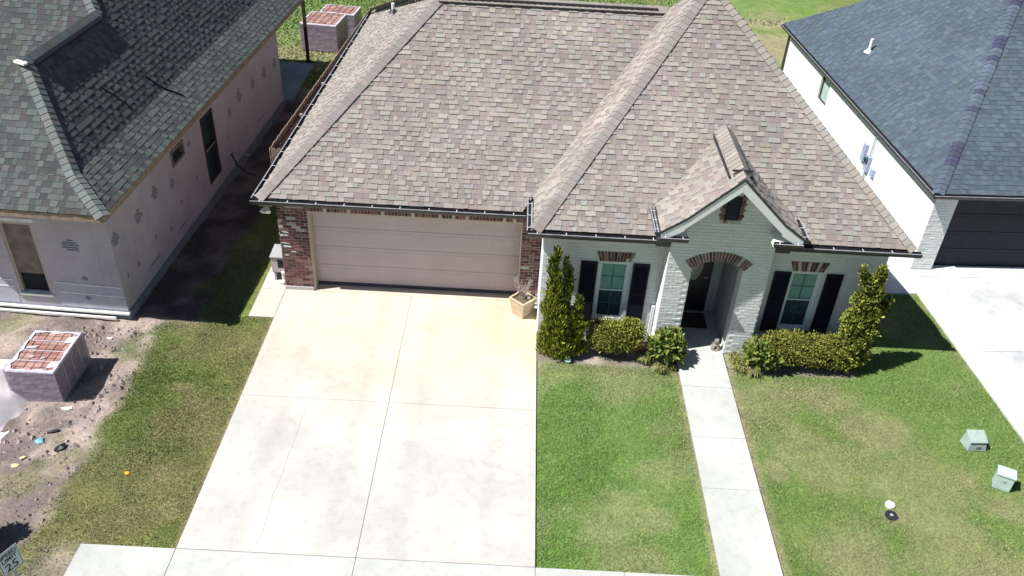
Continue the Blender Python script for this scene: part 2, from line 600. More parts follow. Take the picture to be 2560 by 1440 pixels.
# ---- bricks
BRICK = [(0.185, 0.085, 0.078), (0.155, 0.068, 0.064), (0.22, 0.125, 0.11), (0.115, 0.058, 0.06), (0.08, 0.05, 0.052), (0.25, 0.155, 0.135), (0.19, 0.095, 0.088), (0.15, 0.068, 0.066)]
CREAM = [(0.52, 0.49, 0.44), (0.44, 0.42, 0.39)]
def brick_col(pale=0.10):
    return jit(random.choice(CREAM if random.random() < pale else BRICK), 0.16)
BR = {}
def brick_mesh(l, h, d, mat='br_o'):
    k = (round(l, 3), round(h, 3), round(d, 3), mat)
    if k not in BR:
        b = MB()
        e = 0.004
        b.add([(0, -d, 0), (l, -d, 0), (l, -d, h), (0, -d, h)] and
              [(0, 0, 0), (l, 0, 0), (l, 0, h), (0, 0, h), (e, -d, e), (l - e, -d, e), (l - e, -d, h - e), (e, -d, h - e)],
              [(4, 5, 6, 7), (0, 1, 5, 4), (1, 2, 6, 5), (2, 3, 7, 6), (3, 0, 4, 7)])
        BR[k] = b.mesh('brick', M[mat], True)
    return BR[k]

def brick_field(parent, o, ex, w, h, inside=None, proud=0.012, single=None, stuff_mat='br_a', pale=0.1, name='brick',
                course=0.0765, length=0.2, colfn=None, budget=None, cut=True):
    """running bond on the wall plane through o, along ex (unit) and up; outward is ex x z"""
    o, ex = Vector(o), Vector(ex)
    ez = Vector((0, 0, 1))
    out = ex.cross(ez)
    rest = MB()
    n_single = 0
    for r in range(int(h / course + 0.5)):
        z = r * course
        if z + course - 0.01 > h:
            break
        u = -length / 2 * (r % 2)
        while u < w - 0.02:
            a, b = max(0.0, u), min(w, u + length - 0.010)
            u += length
            if b - a < 0.03:
                continue
            if inside and not inside((a + b) / 2, z + course / 2, a, b, z, z + course):
                continue
            col = colfn() if colfn else brick_col(pale)
            pr = proud * random.uniform(0.6, 1.15)
            l = b - a
            if single and (budget is None or budget[0] > 0):
                if budget is not None:
                    budget[0] -= 1
                m = basis(ex, -out, ez, o + ex * a + ez * (z + 0.005))
                inst(name, brick_mesh(l, course - 0.012, round(pr, 3), single), parent, m, col)
            else:
                e = 0.004
                p0 = o + ex * a + ez * (z + 0.005)
                hh = course - 0.012
                vs = [p0, p0 + ex * l, p0 + ex * l + ez * hh, p0 + ez * hh]
                fr = [p0 + ex * e + ez * e, p0 + ex * (l - e) + ez * e, p0 + ex * (l - e) + ez * (hh - e), p0 + ex * e + ez * (hh - e)]
                rest.add(vs + [q + out * pr for q in fr], [(4, 5, 6, 7), (0, 1, 5, 4), (1, 2, 6, 5), (2, 3, 7, 6), (3, 0, 4, 7)], col)
    if rest.v:
        r = rest.build('brickwork', M[stuff_mat], parent)
        r['kind'] = 'stuff'

def hip_caps(roof, a, b, na, nb, pal, w=0.15, step=0.15, lift=0.0):
    """folded cap shingles along a hip or ridge from a (low) to b (high); na, nb: the two plane normals"""
    a, b, na, nb = Vector(a), Vector(b), Vector(na).normalized(), Vector(nb).normalized()
    L = (b - a).length
    t = (b - a) / L
    da, db = t.cross(na).normalized(), t.cross(nb).normalized()
    if da.dot(nb) > 0:
        da = -da
    if db.dot(na) > 0:
        db = -db
    mid = (na + nb).normalized()
    a, b = a + mid * lift, b + mid * lift
    for i in range(int(L / step) + 1):
        s0 = i * step
        ln = min(step * 1.3, L - s0)
        if ln < 0.04:
            continue
        p, q = a + t * s0, a + t * (s0 + ln)
        h0, h1 = 0.046, 0.030
        m = MB()
        m.add([p + da * w + na * h0, p + mid * h0 * 1.1, p + db * w + nb * h0, q + da * w + na * h1, q + mid * h1 * 1.1, q + db * w + nb * h1,
               p + da * w, p, p + db * w, q + da * w, q + db * w],
              [(0, 1, 4, 3), (1, 2, 5, 4), (0, 6, 7, 1), (1, 7, 8, 2), (0, 3, 9, 6), (2, 8, 10, 5)], jit(random.choice(pal), 0.08))
        m.build('cap_shingle', M['sh_a'], roof)

M['pb_o'] = tinted('painted_brick_piece', 'obj', rough=0.75, spec=0.25, grain=18, gamt=0.10)
M['pb_a'] = tinted('painted_brick_field', 'attr', rough=0.75, spec=0.25, grain=18, gamt=0.10)

# =====================================================================  SETTING
def vnoise(x, y, s, seed):
    """smooth value noise 0..1 on arrays"""
    r = np.random.default_rng(seed)
    tab = r.random((64, 64))
    X, Y = np.asarray(x) / s, np.asarray(y) / s
    i, j = np.floor(X).astype(int), np.floor(Y).astype(int)
    fx, fy = X - i, Y - j
    fx, fy = fx * fx * (3 - 2 * fx), fy * fy * (3 - 2 * fy)
    g = lambda a, b: tab[a % 64, b % 64]
    return (g(i, j) * (1 - fx) + g(i + 1, j) * fx) * (1 - fy) + (g(i, j + 1) * (1 - fx) + g(i + 1, j + 1) * fx) * fy

def fbm(x, y, s, seed):
    return (vnoise(x, y, s, seed) + 0.5 * vnoise(x, y, s / 2.1, seed + 1) + 0.25 * vnoise(x, y, s / 4.3, seed + 2) + 0.15 * vnoise(x, y, s / 9, seed + 3)) / 1.9

def sstep(a, b, x):
    t = np.clip((x - a) / (b - a), 0, 1)
    return t * t * (3 - 2 * t)

TAN = [(5.9, -2.45, 0.7, .25), (6.9, -2.5, 1.0, .25), (7.2, -2.6, 1.2, .3), (6.6, -6.7, 0.6, .45), (7.5, -6.4, 0.6, .5), (7.1, -7.4, 1.0, .4), (8.35, -2.6, 0.3, .5), (8.7, -6.0, .35, .6),
       (10.5, -2.85, 0.9, .3), (11.5, -2.9, 1.0, .28), (12.0, -6.1, 0.55, .55), (12.7, -6.6, 0.9, .5), (13.6, -5.0, 0.5, .4), (12.2, -3.9, 1.0, .7), (14.1, -5.7, .6, .35),
       (-1.9, -3.6, .45, .4), (-1.5, -5.9, .6, .4), (-1.8, -6.9, .7, .5), (-2.2, -7.3, .6, .4), (-1.1, -6.7, .35, .5), (11.0, -7.0, 1.2, .4), (13.2, -7.4, 1.6, .5), (10.0, -5.0, .3, .7)]

def cover(x, y):
    """dirt and dry-grass fractions of the ground at x, y"""
    x, y = np.asarray(x, float), np.asarray(y, float)
    n1, n2 = fbm(x, y, 1.6, 5), fbm(x, y, 0.7, 21)
    edge = -2.95 + 0.9 * (n1 - 0.5) + 0.4 * (n2 - 0.5) - 0.55 * sstep(-6.2, -8.0, y)
    dirt = sstep(edge + 0.18, edge - 0.25, x) * sstep(13.0, 11.5, y)
    dirt = np.maximum(dirt, sstep(-2.25, -2.6, x + 0.9 * (n1 - 0.5)) * sstep(-1.7, -1.2, y) * sstep(13, 11, y))
    strip = sstep(-9.6, -9.2, y) * sstep(-7.3, -7.9, y) * sstep(-3.4, -2.6, x) * sstep(-1.9, -2.4, x)
    dirt = np.maximum(dirt, strip * 0.6)
    grassy = sstep(0.62, 0.72, fbm(x, y, 0.9, 77)) * 0.5
    dirt = dirt * (1 - grassy)
    dry = np.zeros_like(x)
    for (cx, cy, r, k) in TAN:
        d = np.hypot((x - cx), (y - cy) * 1.15) + 0.6 * (n2 - 0.5) + 0.3 * (n1 - 0.5)
        dry = np.maximum(dry, sstep(r, r * k * 0.6, d))
    dry = np.maximum(dry * 0.55, sstep(0.50, 0.70, n1) * 0.42)
    dry = np.maximum(dry, sstep(0.42, 0.62, fbm(x, y, 2.3, 91)) * sstep(-0.4, -0.8, x) * sstep(-1.0, -1.6, y) * 0.32)
    # bare rim along the concrete and round the beds
    for (a, b, c, d) in ((-.75, -.62, -7.6, -1.1), (8.36, 8.47, -7.6, -2), (9.5, 9.66, -7.6, -2.2), (5.33, 5.42, -2.6, -1.2)):
        dry = np.maximum(dry, sstep(a - .06, a, x) * sstep(b + .06, b, x) * sstep(c - .1, c, y) * sstep(d + .1, d, y) * 0.8)
    bed = sstep(-2.25, -2.1, y) * sstep(-0.9, -1.1, y) * np.maximum(sstep(5.3, 5.4, x) * sstep(8.5, 8.4, x), sstep(9.5, 9.6, x) * sstep(12.5, 12.3, x))
    dirt = np.maximum(dirt, bed * 0.9)
    # back field
    band = sstep(21.8, 22.3, y + 0.04 * (x - 14)) * sstep(23.6, 23.0, y) * sstep(9, 12, x) * 0.8
    dry = np.maximum(dry, band)
    dry = np.maximum(dry, sstep(17.3, 18, y) * sstep(21.6, 20.8, y) * sstep(10.5, 12, x) * 0.9)
    dry = np.maximum(dry, sstep(13.6, 14.2, y) * sstep(17.5, 16.0, y) * sstep(-1, -2.8, x) * 0.6)
    return dirt, np.clip(dry, 0, 1)

GREEN = np.array([0.132, 0.232, 0.056])
GREEN2 = np.array([0.190, 0.252, 0.082])
STRAW = np.array([0.300, 0.270, 0.165])
DIRT = np.array([0.385, 0.315, 0.290])
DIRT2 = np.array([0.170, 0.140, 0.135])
def ground_tint(x, y):
    dirt, dry = cover(x, y)
    g = fbm(x, y, 1.1, 40)[..., None]
    d2 = sstep(0.35, 0.65, fbm(x, y, 0.5, 61))[..., None]
    c = GREEN * (1 - g) * 1.0 + GREEN2 * g
    c = c * (1 - dry[..., None]) + STRAW * dry[..., None]
    alley_shade = (sstep(-1.6, -1.9, x) * sstep(-1.5, -1.1, y) * sstep(12.5, 11.5, y))[..., None]  # darkens the side-yard soil: the alley's shade painted into the tint
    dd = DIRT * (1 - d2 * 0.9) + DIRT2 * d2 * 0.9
    dd = dd * (1 - alley_shade * 0.5)
    fresh = (sstep(5.0, 5.4, x) * sstep(8.6, 8.4, x) * sstep(-2.2, -2.6, y))[..., None]
    c = c * (1 + fresh * np.array([0.02, 0.14, 0.02]))
    olive = (sstep(-0.4, -0.8, x) * sstep(13, 11, y))[..., None]
    c = c * (1 - olive) + c * np.array([0.86, 0.74, 0.74]) * olive
    return c * (1 - dirt[..., None]) + dd * dirt[..., None]

def build_ground():
    xs = np.concatenate([[-400, -60, -25], np.arange(-13, 21.01, 0.16), [32, 70, 400]])
    ys = np.concatenate([[-400, -60, -22], np.arange(-12, 28.01, 0.16), [40, 80, 500]])
    X, Y = np.meshgrid(xs, ys)
    dirt, dry = cover(X, Y)
    inner = (X > -13) & (X < 21) & (Y > -12) & (Y < 28)
    Z = -0.045 + np.where(inner, 0.03 * (fbm(X, Y, 0.9, 3) - 0.5) + dirt * 0.14 * (fbm(X, Y, 0.35, 9) - 0.5) * (X > -9), 0)
    side = sstep(-1.5, -1.9, X) * sstep(-3.9, -3.4, X) * sstep(-1.6, -0.6, Y) * sstep(12, 11, Y)
    Z = Z - 0.10 * side
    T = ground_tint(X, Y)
    fade = np.maximum(np.maximum(sstep(18, 21, X), sstep(-10, -13, X)), np.maximum(sstep(26, 28, Y), sstep(-10.5, -12, Y)))[..., None]
    T = T * (1 - fade) + np.array([0.155, 0.200, 0.068]) * fade
    ny, nx = X.shape
    me = bpy.data.meshes.new('ground')
    V = np.stack([X, Y, Z], -1).reshape(-1, 3)
    i = np.arange(ny * nx).reshape(ny, nx)
    F = np.stack([i[:-1, :-1], i[:-1, 1:], i[1:, 1:], i[1:, :-1]], -1).reshape(-1, 4)
    me.from_pydata(V.tolist(), [], F.tolist())
    at = me.color_attributes.new('tint', 'FLOAT_COLOR', 'POINT')
    C4 = np.ones((ny * nx, 4), np.float32)
    C4[:, :3] = T.reshape(-1, 3)
    at.data.foreach_set('color', C4.ravel())
    me.materials.append(M['ground'])
    me.shade_smooth()
    o = bpy.data.objects.new('ground', me)
    COL.objects.link(o)
    tag(o, kind='structure')
build_ground()

def slab_group(name, mat, panels, gap=0.012, z=0.0, thick=0.14, kind='structure', fill=None):
    root = bpy.data.objects.new(name, None)
    COL.objects.link(root)
    root['kind'] = kind
    for (x0, y0, x1, y1) in panels:
        g = gap / 2
        zt = z + random.uniform(-0.0015, 0.0015)
        MB().box((x0 + g, y0 + g, z - thick), (x1 - g, y1 - g, zt)).build('slab', M[mat], root, bevel=0.006)
    if fill:
        xa, ya, xb, yb = fill
        MB().box((xa + .02, ya + .02, z - thick - .01), (xb - .02, yb - .02, z - 0.010)).build('joint_filler', M['jointfill'], root)
    return root
drv = slab_group('driveway', 'drive', fill=(-0.69, -7.55, 5.337, -0.02), gap=0.009, panels=[(-0.69, -3.75, 2.325, -0.02), (2.325, -3.75, 5.337, -0.02), (-0.69, -7.55, 2.325, -3.75), (2.325, -7.55, 5.337, -3.75),
                                 (0.004, -0.02, 4.876, 0.42), (-1.28, -1.14, -0.69, -0.04), (-1.28, -0.04, -0.69, 2.6)])
slab_group('pavement', 'walkc', [(-2.28, -8.85, -0.69, -7.55), (-0.69, -8.85, 2.325, -7.55), (2.325, -8.85, 5.337, -7.55)] +
           [(5.337 + i * 1.5, -8.85, 5.337 + (i + 1) * 1.5, -7.55) for i in range(12)], fill=(-2.28, -8.85, 23.3, -7.55), gap=0.009)
slab_group('front_path', 'walkc', [(8.45, -2.75, 9.53, -1.50), (8.45, -4.25, 9.53, -2.75), (8.45, -5.60, 9.53, -4.25), (8.45, -7.55, 9.53, -5.60)], gap=0.007, fill=(8.45, -7.55, 9.53, -1.5))
def crack(root, pts, w=0.0035):
    m = MB()
    for a, b in zip(pts[:-1], pts[1:]):
        a, b = Vector((*a, 0.0035)), Vector((*b, 0.0035))
        s_ = Vector((-(b - a).y, (b - a).x, 0)).normalized() * w * random.uniform(.3, .8)
        m.add([a - s_, a + s_, b + s_, b - s_], [(0, 1, 2, 3)])
    m.build('hairline_crack', M['crackfill'], root, False)
rc = random.Random(9)
cx_, pts_ = 0.72, []
for k in range(26):
    cx_ += rc.uniform(-.025, .022)
    pts_.append((cx_, -3.78 - k * 0.145))
crack(drv, pts_)
pts_ = []
for k in range(10):
    pts_.append((4.0 + k * .12, -5.1 - k * .05 + rc.uniform(-.03, .03)))
crack(drv, pts_, .0025)
slab_group('driveway_edge', 'shadec', [(-1.48, -1.14, -1.285, 2.6)], z=-0.09)  # dark concrete colour paints the shade on this strip
slab_group('driveway_apron', 'drive', [(-0.9, -11.3, 5.5, -8.86)], z=-0.005)
rd = MB().box((-60, -19.5, -0.16), (60, -11.45, -0.12)).build('road', M['asphalt'])
tag(rd, kind='structure')
kb = MB().box((-60, -11.44, -0.2), (-0.95, -11.3, 0.0)).box((5.55, -11.44, -0.2), (60, -11.3, 0.0)).build('kerb', M['walkc'])
tag(kb, kind='structure')

# =====================================================================  BRICK HOUSE
H = thing('brick_house', 'house with mottled tan shingle roof, taupe garage door and arched white brick porch', 'house', (0, 0, 0))
budget_red = [112]
budget_white = [300]
S = 0.95                                        # main roof slope
HI = [(0.355, 0.325, 0.275), (0.345, 0.325, 0.290), (0.385, 0.355, 0.310), (0.340, 0.295, 0.265), (0.365, 0.315, 0.260), (0.335, 0.328, 0.300), (0.40, 0.37, 0.33)]
LO = [(0.285, 0.232, 0.218), (0.255, 0.208, 0.202), (0.305, 0.262, 0.240), (0.300, 0.275, 0.248), (0.250, 0.212, 0.210), (0.310, 0.255, 0.235)]
def calm(pal, mean, k, gain=1.0):
    return [tuple((m + (c - m) * k) * gain for c, m in zip(p, mean)) for p in pal]
HI = calm(HI, (0.314, 0.288, 0.276), 0.50, 0.88)
LO = calm(LO, (0.304, 0.268, 0.262), 0.56, 0.86)
def pl_n(p, q, r):
    n = (Vector(q) - Vector(p)).cross(Vector(r) - Vector(p)).normalized()
    return n if n.z > 0 else -n

A = (-0.98, -0.30, 2.63)
Bp = (2.67, 3.35, 6.10)
Wc = (5.09, -1.45, 2.90)                         # wing eave corner
Pk = (8.736, 2.81, 6.95)
V0 = (5.09 - 0.27 / 1.11, -0.30, 2.63)
V1 = (7.97, 3.35, 6.10)
Er = (13.0, -1.45, 2.90)
Dl = (-0.565, 12.6, 2.63)
deck = MB()
def deck_poly(pts):
    n = pl_n(*pts[:3])
    deck.add([Vector(p) - n * 0.012 for p in pts], [tuple(range(len(pts)))])
F1 = [A, V0, V1, Bp]
FL = [Dl, A, Bp]
WL = [(5.09, -0.016, 2.90), Wc, Pk, V1]
F2 = [Wc, Er, Pk]
for p in (F1, FL, WL, F2, [Er, (13.0, -0.6, 2.90), Pk], [(13.0, -0.6, 2.90), (11.2, 12.6, 2.63), (8.736, 3.94, 5.87)], [(13.0, -0.6, 2.90), (8.736, 3.94, 5.87), Pk], [V1, Pk, (8.736, 3.94, 5.87)]):
    deck_poly(p)
for t3 in ((Dl, Bp, V1), (Dl, V1, (11.2, 12.6, 2.63)), (V1, (8.736, 3.94, 5.87), (11.2, 12.6, 2.63))):
    deck_poly(list(t3))
# porch gable
GY = -2.03
GC, GZ = 9.02, 4.60
gs, gf = 0.96, 0.70                              # steep and flared slopes
zb = GZ - gs * 0.97
ze = zb - gf * 0.45
yv = lambda z: (z - 2.90) / S - 1.45
def gable_side(sg):
    x1, x2 = GC + sg * 0.97, GC + sg * 1.42
    st = [(x1, GY, zb), (GC, GY, GZ), (GC, yv(GZ), GZ), (x1, yv(zb), zb)]
    fl = [(x2, GY, ze), (x1, GY, zb), (x1, yv(zb), zb), (x2, yv(ze), ze)]
    return st, fl
roof = deck.build('roof', M['deck'], H)
RF = Roof(HI, LO)
RF.plane(F1)
RF.plane(WL)
RF.plane(F2)
RF.plane(FL, big=False)
gd = MB()
for sg in (-1, 1):
    st, fl = gable_side(sg)
    order = (lambda q: [q[3], q[0], q[1], q[2]]) if sg < 0 else (lambda q: [q[0], q[3], q[2], q[1]])
    for q in (st, fl):
        RF.plane(order(q), big=(sg < 0))
        n = pl_n(*q[:3])
        gd.add([Vector(p) - n * 0.012 for p in q], [(0, 1, 2, 3)])
gd.build('porch_roof', M['deck'], H)
def cam_key(c):
    o, ex, ey, n, u, v, w, h, th, col = c
    p = o + ex * u + ey * v
    d = p - CAM_LOC
    return -(abs(d.normalized().dot(n)) * w / d.length_squared)
RF.finish(roof, 300, cam_key)
nF, nL, nW, nR = (0, -S, 1), (-S, 0, 1), (-1.11, 0, 1), (S, 0, 1)
CAPS = [(0.255, 0.228, 0.218), (0.27, 0.243, 0.23), (0.24, 0.22, 0.21), (0.265, 0.235, 0.225)]
hip_caps(roof, A, Bp, nL, nF, CAPS, 0.17)
hip_caps(roof, Wc, Pk, nW, nF, CAPS, 0.17)
hip_caps(roof, Er, Pk, nF, nR, HI, 0.15)
hip_caps(roof, Bp, V1, nF, (0, 0.375, 1), HI, 0.16, lift=0.05)
rv = MB()
rv.obox(((2.95 + 7.72) / 2, 3.30, 6.10), (2.385, 0, 0), (0, 0.075, 0.0), (0, 0, 0.05))
rv.build('ridge_vent', M['bronze'], H)
gl, gr = (-gs, 0, 1), (gs, 0, 1)
hip_caps(roof, (GC, GY, GZ), (GC, yv(GZ), GZ), gl, gr, HI, 0.16, lift=0.012)
hip_caps(roof, (GC, GY + 0.30, GZ + 0.012), (GC, yv(GZ) - 0.05, GZ + 0.012), gl, gr, HI, 0.22, lift=0.055)
gv = MB()
for sg in (-1, 1):
    d = Vector((sg * 0.19, 0, -0.19 * gs))
    nn = Vector((sg * gs, 0, 1)).normalized()
    c = Vector((GC, (GY + 0.30 + yv(GZ)) / 2, GZ + 0.012)) + d + nn * 0.045
    gv.obox(c, (0.013, 0, 0), (0, (yv(GZ) - 0.05 - GY - 0.30) / 2, 0), (0, 0, 0.028))
gv.obox((GC, GY + 0.298, GZ + 0.035), (0.20, 0, 0), (0, 0.010, 0), (0, 0, 0.02))
gv.build('ridge_vent', M['bronze'], H)

# fascia, soffit and drip edges of the eaves
def fascia(parent, p0, p1, out, drop=0.17, soffit=0.36, mat='bronze'):
    p0, p1, out = Vector(p0), Vector(p1), Vector(out)
    m = MB()
    m.prism([p0 + out * 0.0 - Vector((0, 0, 0.02)), p0 - out * 0.022 - Vector((0, 0, 0.02)), p0 - out * 0.022 - Vector((0, 0, drop)), p0 - Vector((0, 0, drop))], p1 - p0)
    m.build('fascia', M[mat], parent)
    s_ = MB()
    s_.prism([p0 - out * 0.024 - Vector((0, 0, drop)), p0 - out * soffit - Vector((0, 0, drop)), p0 - out * soffit - Vector((0, 0, drop - 0.015)), p0 - out * 0.024 - Vector((0, 0, drop - 0.015))], p1 - p0)
    s_.build('soffit', M['soffit'], parent)

def gutter(parent, p0, p1, out, w=0.125, h=0.105, step=0.62, ends=(True, True), first=0.12):
    """open trough hung from p0..p1 (inner top edge); out = outward unit vector"""
    p0, p1, out = Vector(p0), Vector(p1), Vector(out)
    ax = (p1 - p0)
    L = ax.length
    t = ax / L
    z = Vector((0, 0, 1))
    m = MB()
    prof = [(0.0, 0.0), (0.0, -h), (w * 0.72, -h), (w, -h * 0.45), (w, 0.0), (w - 0.022, 0.0), (w - 0.022, -0.008), (w - 0.006, -0.008), (w - 0.008, -h * 0.42), (w * 0.70, -h + 0.006), (0.006, -h + 0.006), (0.006, 0.0)]
    m.prism([p0 + out * a + z * b for a, b in prof], ax)
    for e, q in zip(ends, (p0, p1 - t * 0.004)):
        if e:
            m.prism([q + out * a + z * b for a, b in prof[:5]], t * 0.004)
    g = m.build('gutter', M['bronze'], parent)
    li = MB()
    li.prism([p0 + out * 0.008 + z * (-h + 0.009), p0 + out * (w * 0.70) + z * (-h + 0.009), p0 + out * (w * 0.70) + z * (-h + 0.012), p0 + out * 0.008 + z * (-h + 0.012)], ax)
    li.prism([p0 + out * (w - 0.02) + z * 0.001, p0 + out * (w + 0.001) + z * 0.001, p0 + out * (w + 0.001) + z * 0.005, p0 + out * (w - 0.02) + z * 0.005], ax)  # pale bar paints a highlight along the front lip
    li.build('gutter_lining_and_lip_highlight', M['gut_in'], g)
    hm = None
    s0 = first
    while s0 < L - 0.05:
        q = p0 + t * s0
        b = MB()
        b.obox(q + out * (w * 0.55) + z * 0.004, t * 0.008, out * (w * 0.38), z * 0.004)
        b.build('hanger', M['hanger'], g)
        s0 += step * random.uniform(0.97, 1.03)

EZ = 2.615
gutter(H, (-1.105, -0.315, EZ), (4.93, -0.315, EZ), (0, -1, 0), 0.125, first=0.2)
gutter(H, (-0.995, -0.30, EZ), (-0.58, 12.6, EZ), (-0.9995, 0.031, 0), 0.125, step=0.72)
WZ = 2.875
gutter(H, (4.965, -1.465, WZ), (7.86, -1.465, WZ), (0, -1, 0), 0.125, first=0.2, step=0.6)
gutter(H, (5.075, -1.465, WZ), (5.075, -0.02, WZ), (-1, 0, 0), 0.125, step=0.5)
gutter(H, (10.16, -1.465, WZ), (13.12, -1.465, WZ), (0, -1, 0), 0.125, first=0.5, step=0.62)
fascia(H, (-0.98, -0.30, 2.63), (4.95, -0.30, 2.63), (0, -1, 0), 0.13, 0.30)
fascia(H, (-0.975, -0.30, 2.63), (-0.56, 12.6, 2.63), (-0.9995, 0.031, 0), 0.2, 0.30)
fascia(H, (5.09, -1.45, 2.90), (7.93, -1.45, 2.90), (0, -1, 0), 0.14, 0.29)
fascia(H, (5.09, -1.45, 2.90), (5.09, -0.02, 2.90), (-1, 0, 0), 0.2, 0.24)
fascia(H, (10.09, -1.45, 2.90), (13.0, -1.45, 2.90), (0, -1, 0), 0.14, 0.29)
fascia(H, (13.0, -1.45, 2.90), (13.0, -0.6, 2.90), (1, 0, 0), 0.14, 0.33)

# porch gable: rake boards, dark drip edge, boxed returns with short gutters
rk = MB(); dr = MB(); rt_ = MB(); tr2 = MB()
for sg in (-1, 1):
    pts = [Vector((GC, GY, GZ)), Vector((GC + sg * 0.97, GY, zb)), Vector((GC + sg * 1.42, GY, ze))]
    for a, b in zip(pts[:-1], pts[1:]):
        dn = Vector((0, 0, -1))
        dr.prism([a + Vector((0, -0.012, 0.018)), b + Vector((0, -0.012, 0.018)), b + Vector((0, -0.012, -0.035)), a + Vector((0, -0.012, -0.035))], (0, 0.03, 0))
        rk.prism([a + dn * 0.037, b + dn * 0.037, b + dn * 0.23, a + dn * 0.27], (0, 0.025, 0))
        rt_.prism([a + dn * 0.232 + Vector((0, 0.027, 0)), b + dn * 0.20 + Vector((0, 0.027, 0)), b + dn * 0.215 + Vector((0, 0.027, 0)), a + dn * 0.247 + Vector((0, 0.027, 0))], (0, 0.43, 0))
        tr2.prism([a + dn * 0.27 + Vector((0, 0.41, 0)), b + dn * 0.23 + Vector((0, 0.41, 0)), b + dn * 0.285 + Vector((0, 0.41, 0)), a + dn * 0.335 + Vector((0, 0.41, 0))], (0, 0.045, 0))
dr.build('drip_edge', M['bronze'], H)
rk.build('rake_board', M['trim'], H)
rt_.build('rake_soffit', M['trim'], H)
tr2.build('frieze_board', M['trim'], H)
for sg in (-1, 1):
    xo, xi = GC + sg * 1.42, GC + sg * 0.86
    a, b = min(xo, xi), max(xo, xi)
    rb = MB()
    rb.box((a, GY + 0.03, ze - 0.24), (b, GY + 0.455, ze - 0.12))
    rb.build('eave_return', M['trim'], H)
    gutter(H, (a - 0.01, GY + 0.03, ze - 0.10), (b, GY + 0.03, ze - 0.10), (0, -1, 0), 0.11, 0.10, step=0.36, first=0.1)
    x2 = GC + sg * 1.42
    gutter(H, (x2 + sg * 0.005, GY + 0.0, ze - 0.012), (x2 + sg * 0.005, yv(ze) - 0.02, ze - 0.012), (sg, 0, 0), 0.115, 0.10, step=0.36, first=0.12)
    fs = MB()
    fs.box((min(x2, x2 - sg * 0.02), GY + 0.03, ze - 0.12), (max(x2, x2 - sg * 0.02), yv(ze) - 0.02, ze - 0.01))
    fs.box((min(x2 - sg * 0.02, GC + sg * 1.07), GY + 0.46, ze - 0.12), (max(x2 - sg * 0.02, GC + sg * 1.07), yv(ze) - 0.02, ze - 0.10))
    fs.build('porch_fascia', M['bronze'], H)
for x0_, x1_ in ((7.62, 7.925), (10.10, 10.40)):
    MB().box((x0_, -1.595, 2.74), (x1_, -1.16, 2.90)).build('eave_block', M['bronze'], H)

# ---- garage walls
GW = MB()
GW.box((-0.675, 0.0, -0.1), (-0.002, 0.30, 2.62))
GW.box((4.882, 0.0, -0.1), (5.335, 0.30, 2.62))
GW.box((-0.002, 0.0, 2.18), (4.882, 0.30, 2.62))
GW.box((-0.675, 0.30, -0.1), (-0.45, 12.0, 2.55))
garage = GW.build('garage_wall', M['mortar'], H)
RW = MB().box((-0.45, 11.8, -0.1), (10.8, 12.0, 2.6)).build('rear_wall', M['white_brick'], H)
def splash(u, z):
    return brick_col(0.34 if (u < 0.32 and 0.9 < z < 1.9) else 0.10)
brick_field(garage, (-0.675, 0, 0.10), (1, 0, 0), 0.672, 2.36, single='br_o', budget=budget_red, pale=0.11)
brick_field(garage, (4.883, 0, 0.02), (1, 0, 0), 0.452, 2.43, single='br_o', budget=budget_red, pale=0.07)
# white mortar smears over the corner of the pier
sm = MB()
for k in range(8):
    zz = random.uniform(0.95, 1.85); w_ = random.uniform(0.05, 0.2)
    x_ = -0.672 + random.uniform(0, max(0.02, 0.30 * (1.9 - zz)))
    sm.obox((x_ + w_ / 2, -0.017, zz), (w_ / 2, 0, random.uniform(-.01, .01)), (0, 0.002, 0), (0, 0, random.uniform(0.006, 0.020)))
sm.build('lime_smear', M['trim'], garage)
for k in range(64):                             # soldier course over the door
    x = -0.002 + k * 4.884 / 64
    big = k in (12, 22, 31, 39, 47, 58)
    col = jit(CREAM[0], 0.1) if big else brick_col(0.06)
    inst('brick', brick_mesh(0.066, 0.20, 0.014), garage, Matrix.Translation((x + 0.005, 0, 2.188)), col)
brick_field(garage, (-0.002, 0, 2.396), (1, 0, 0), 4.884, 0.15, single=None)
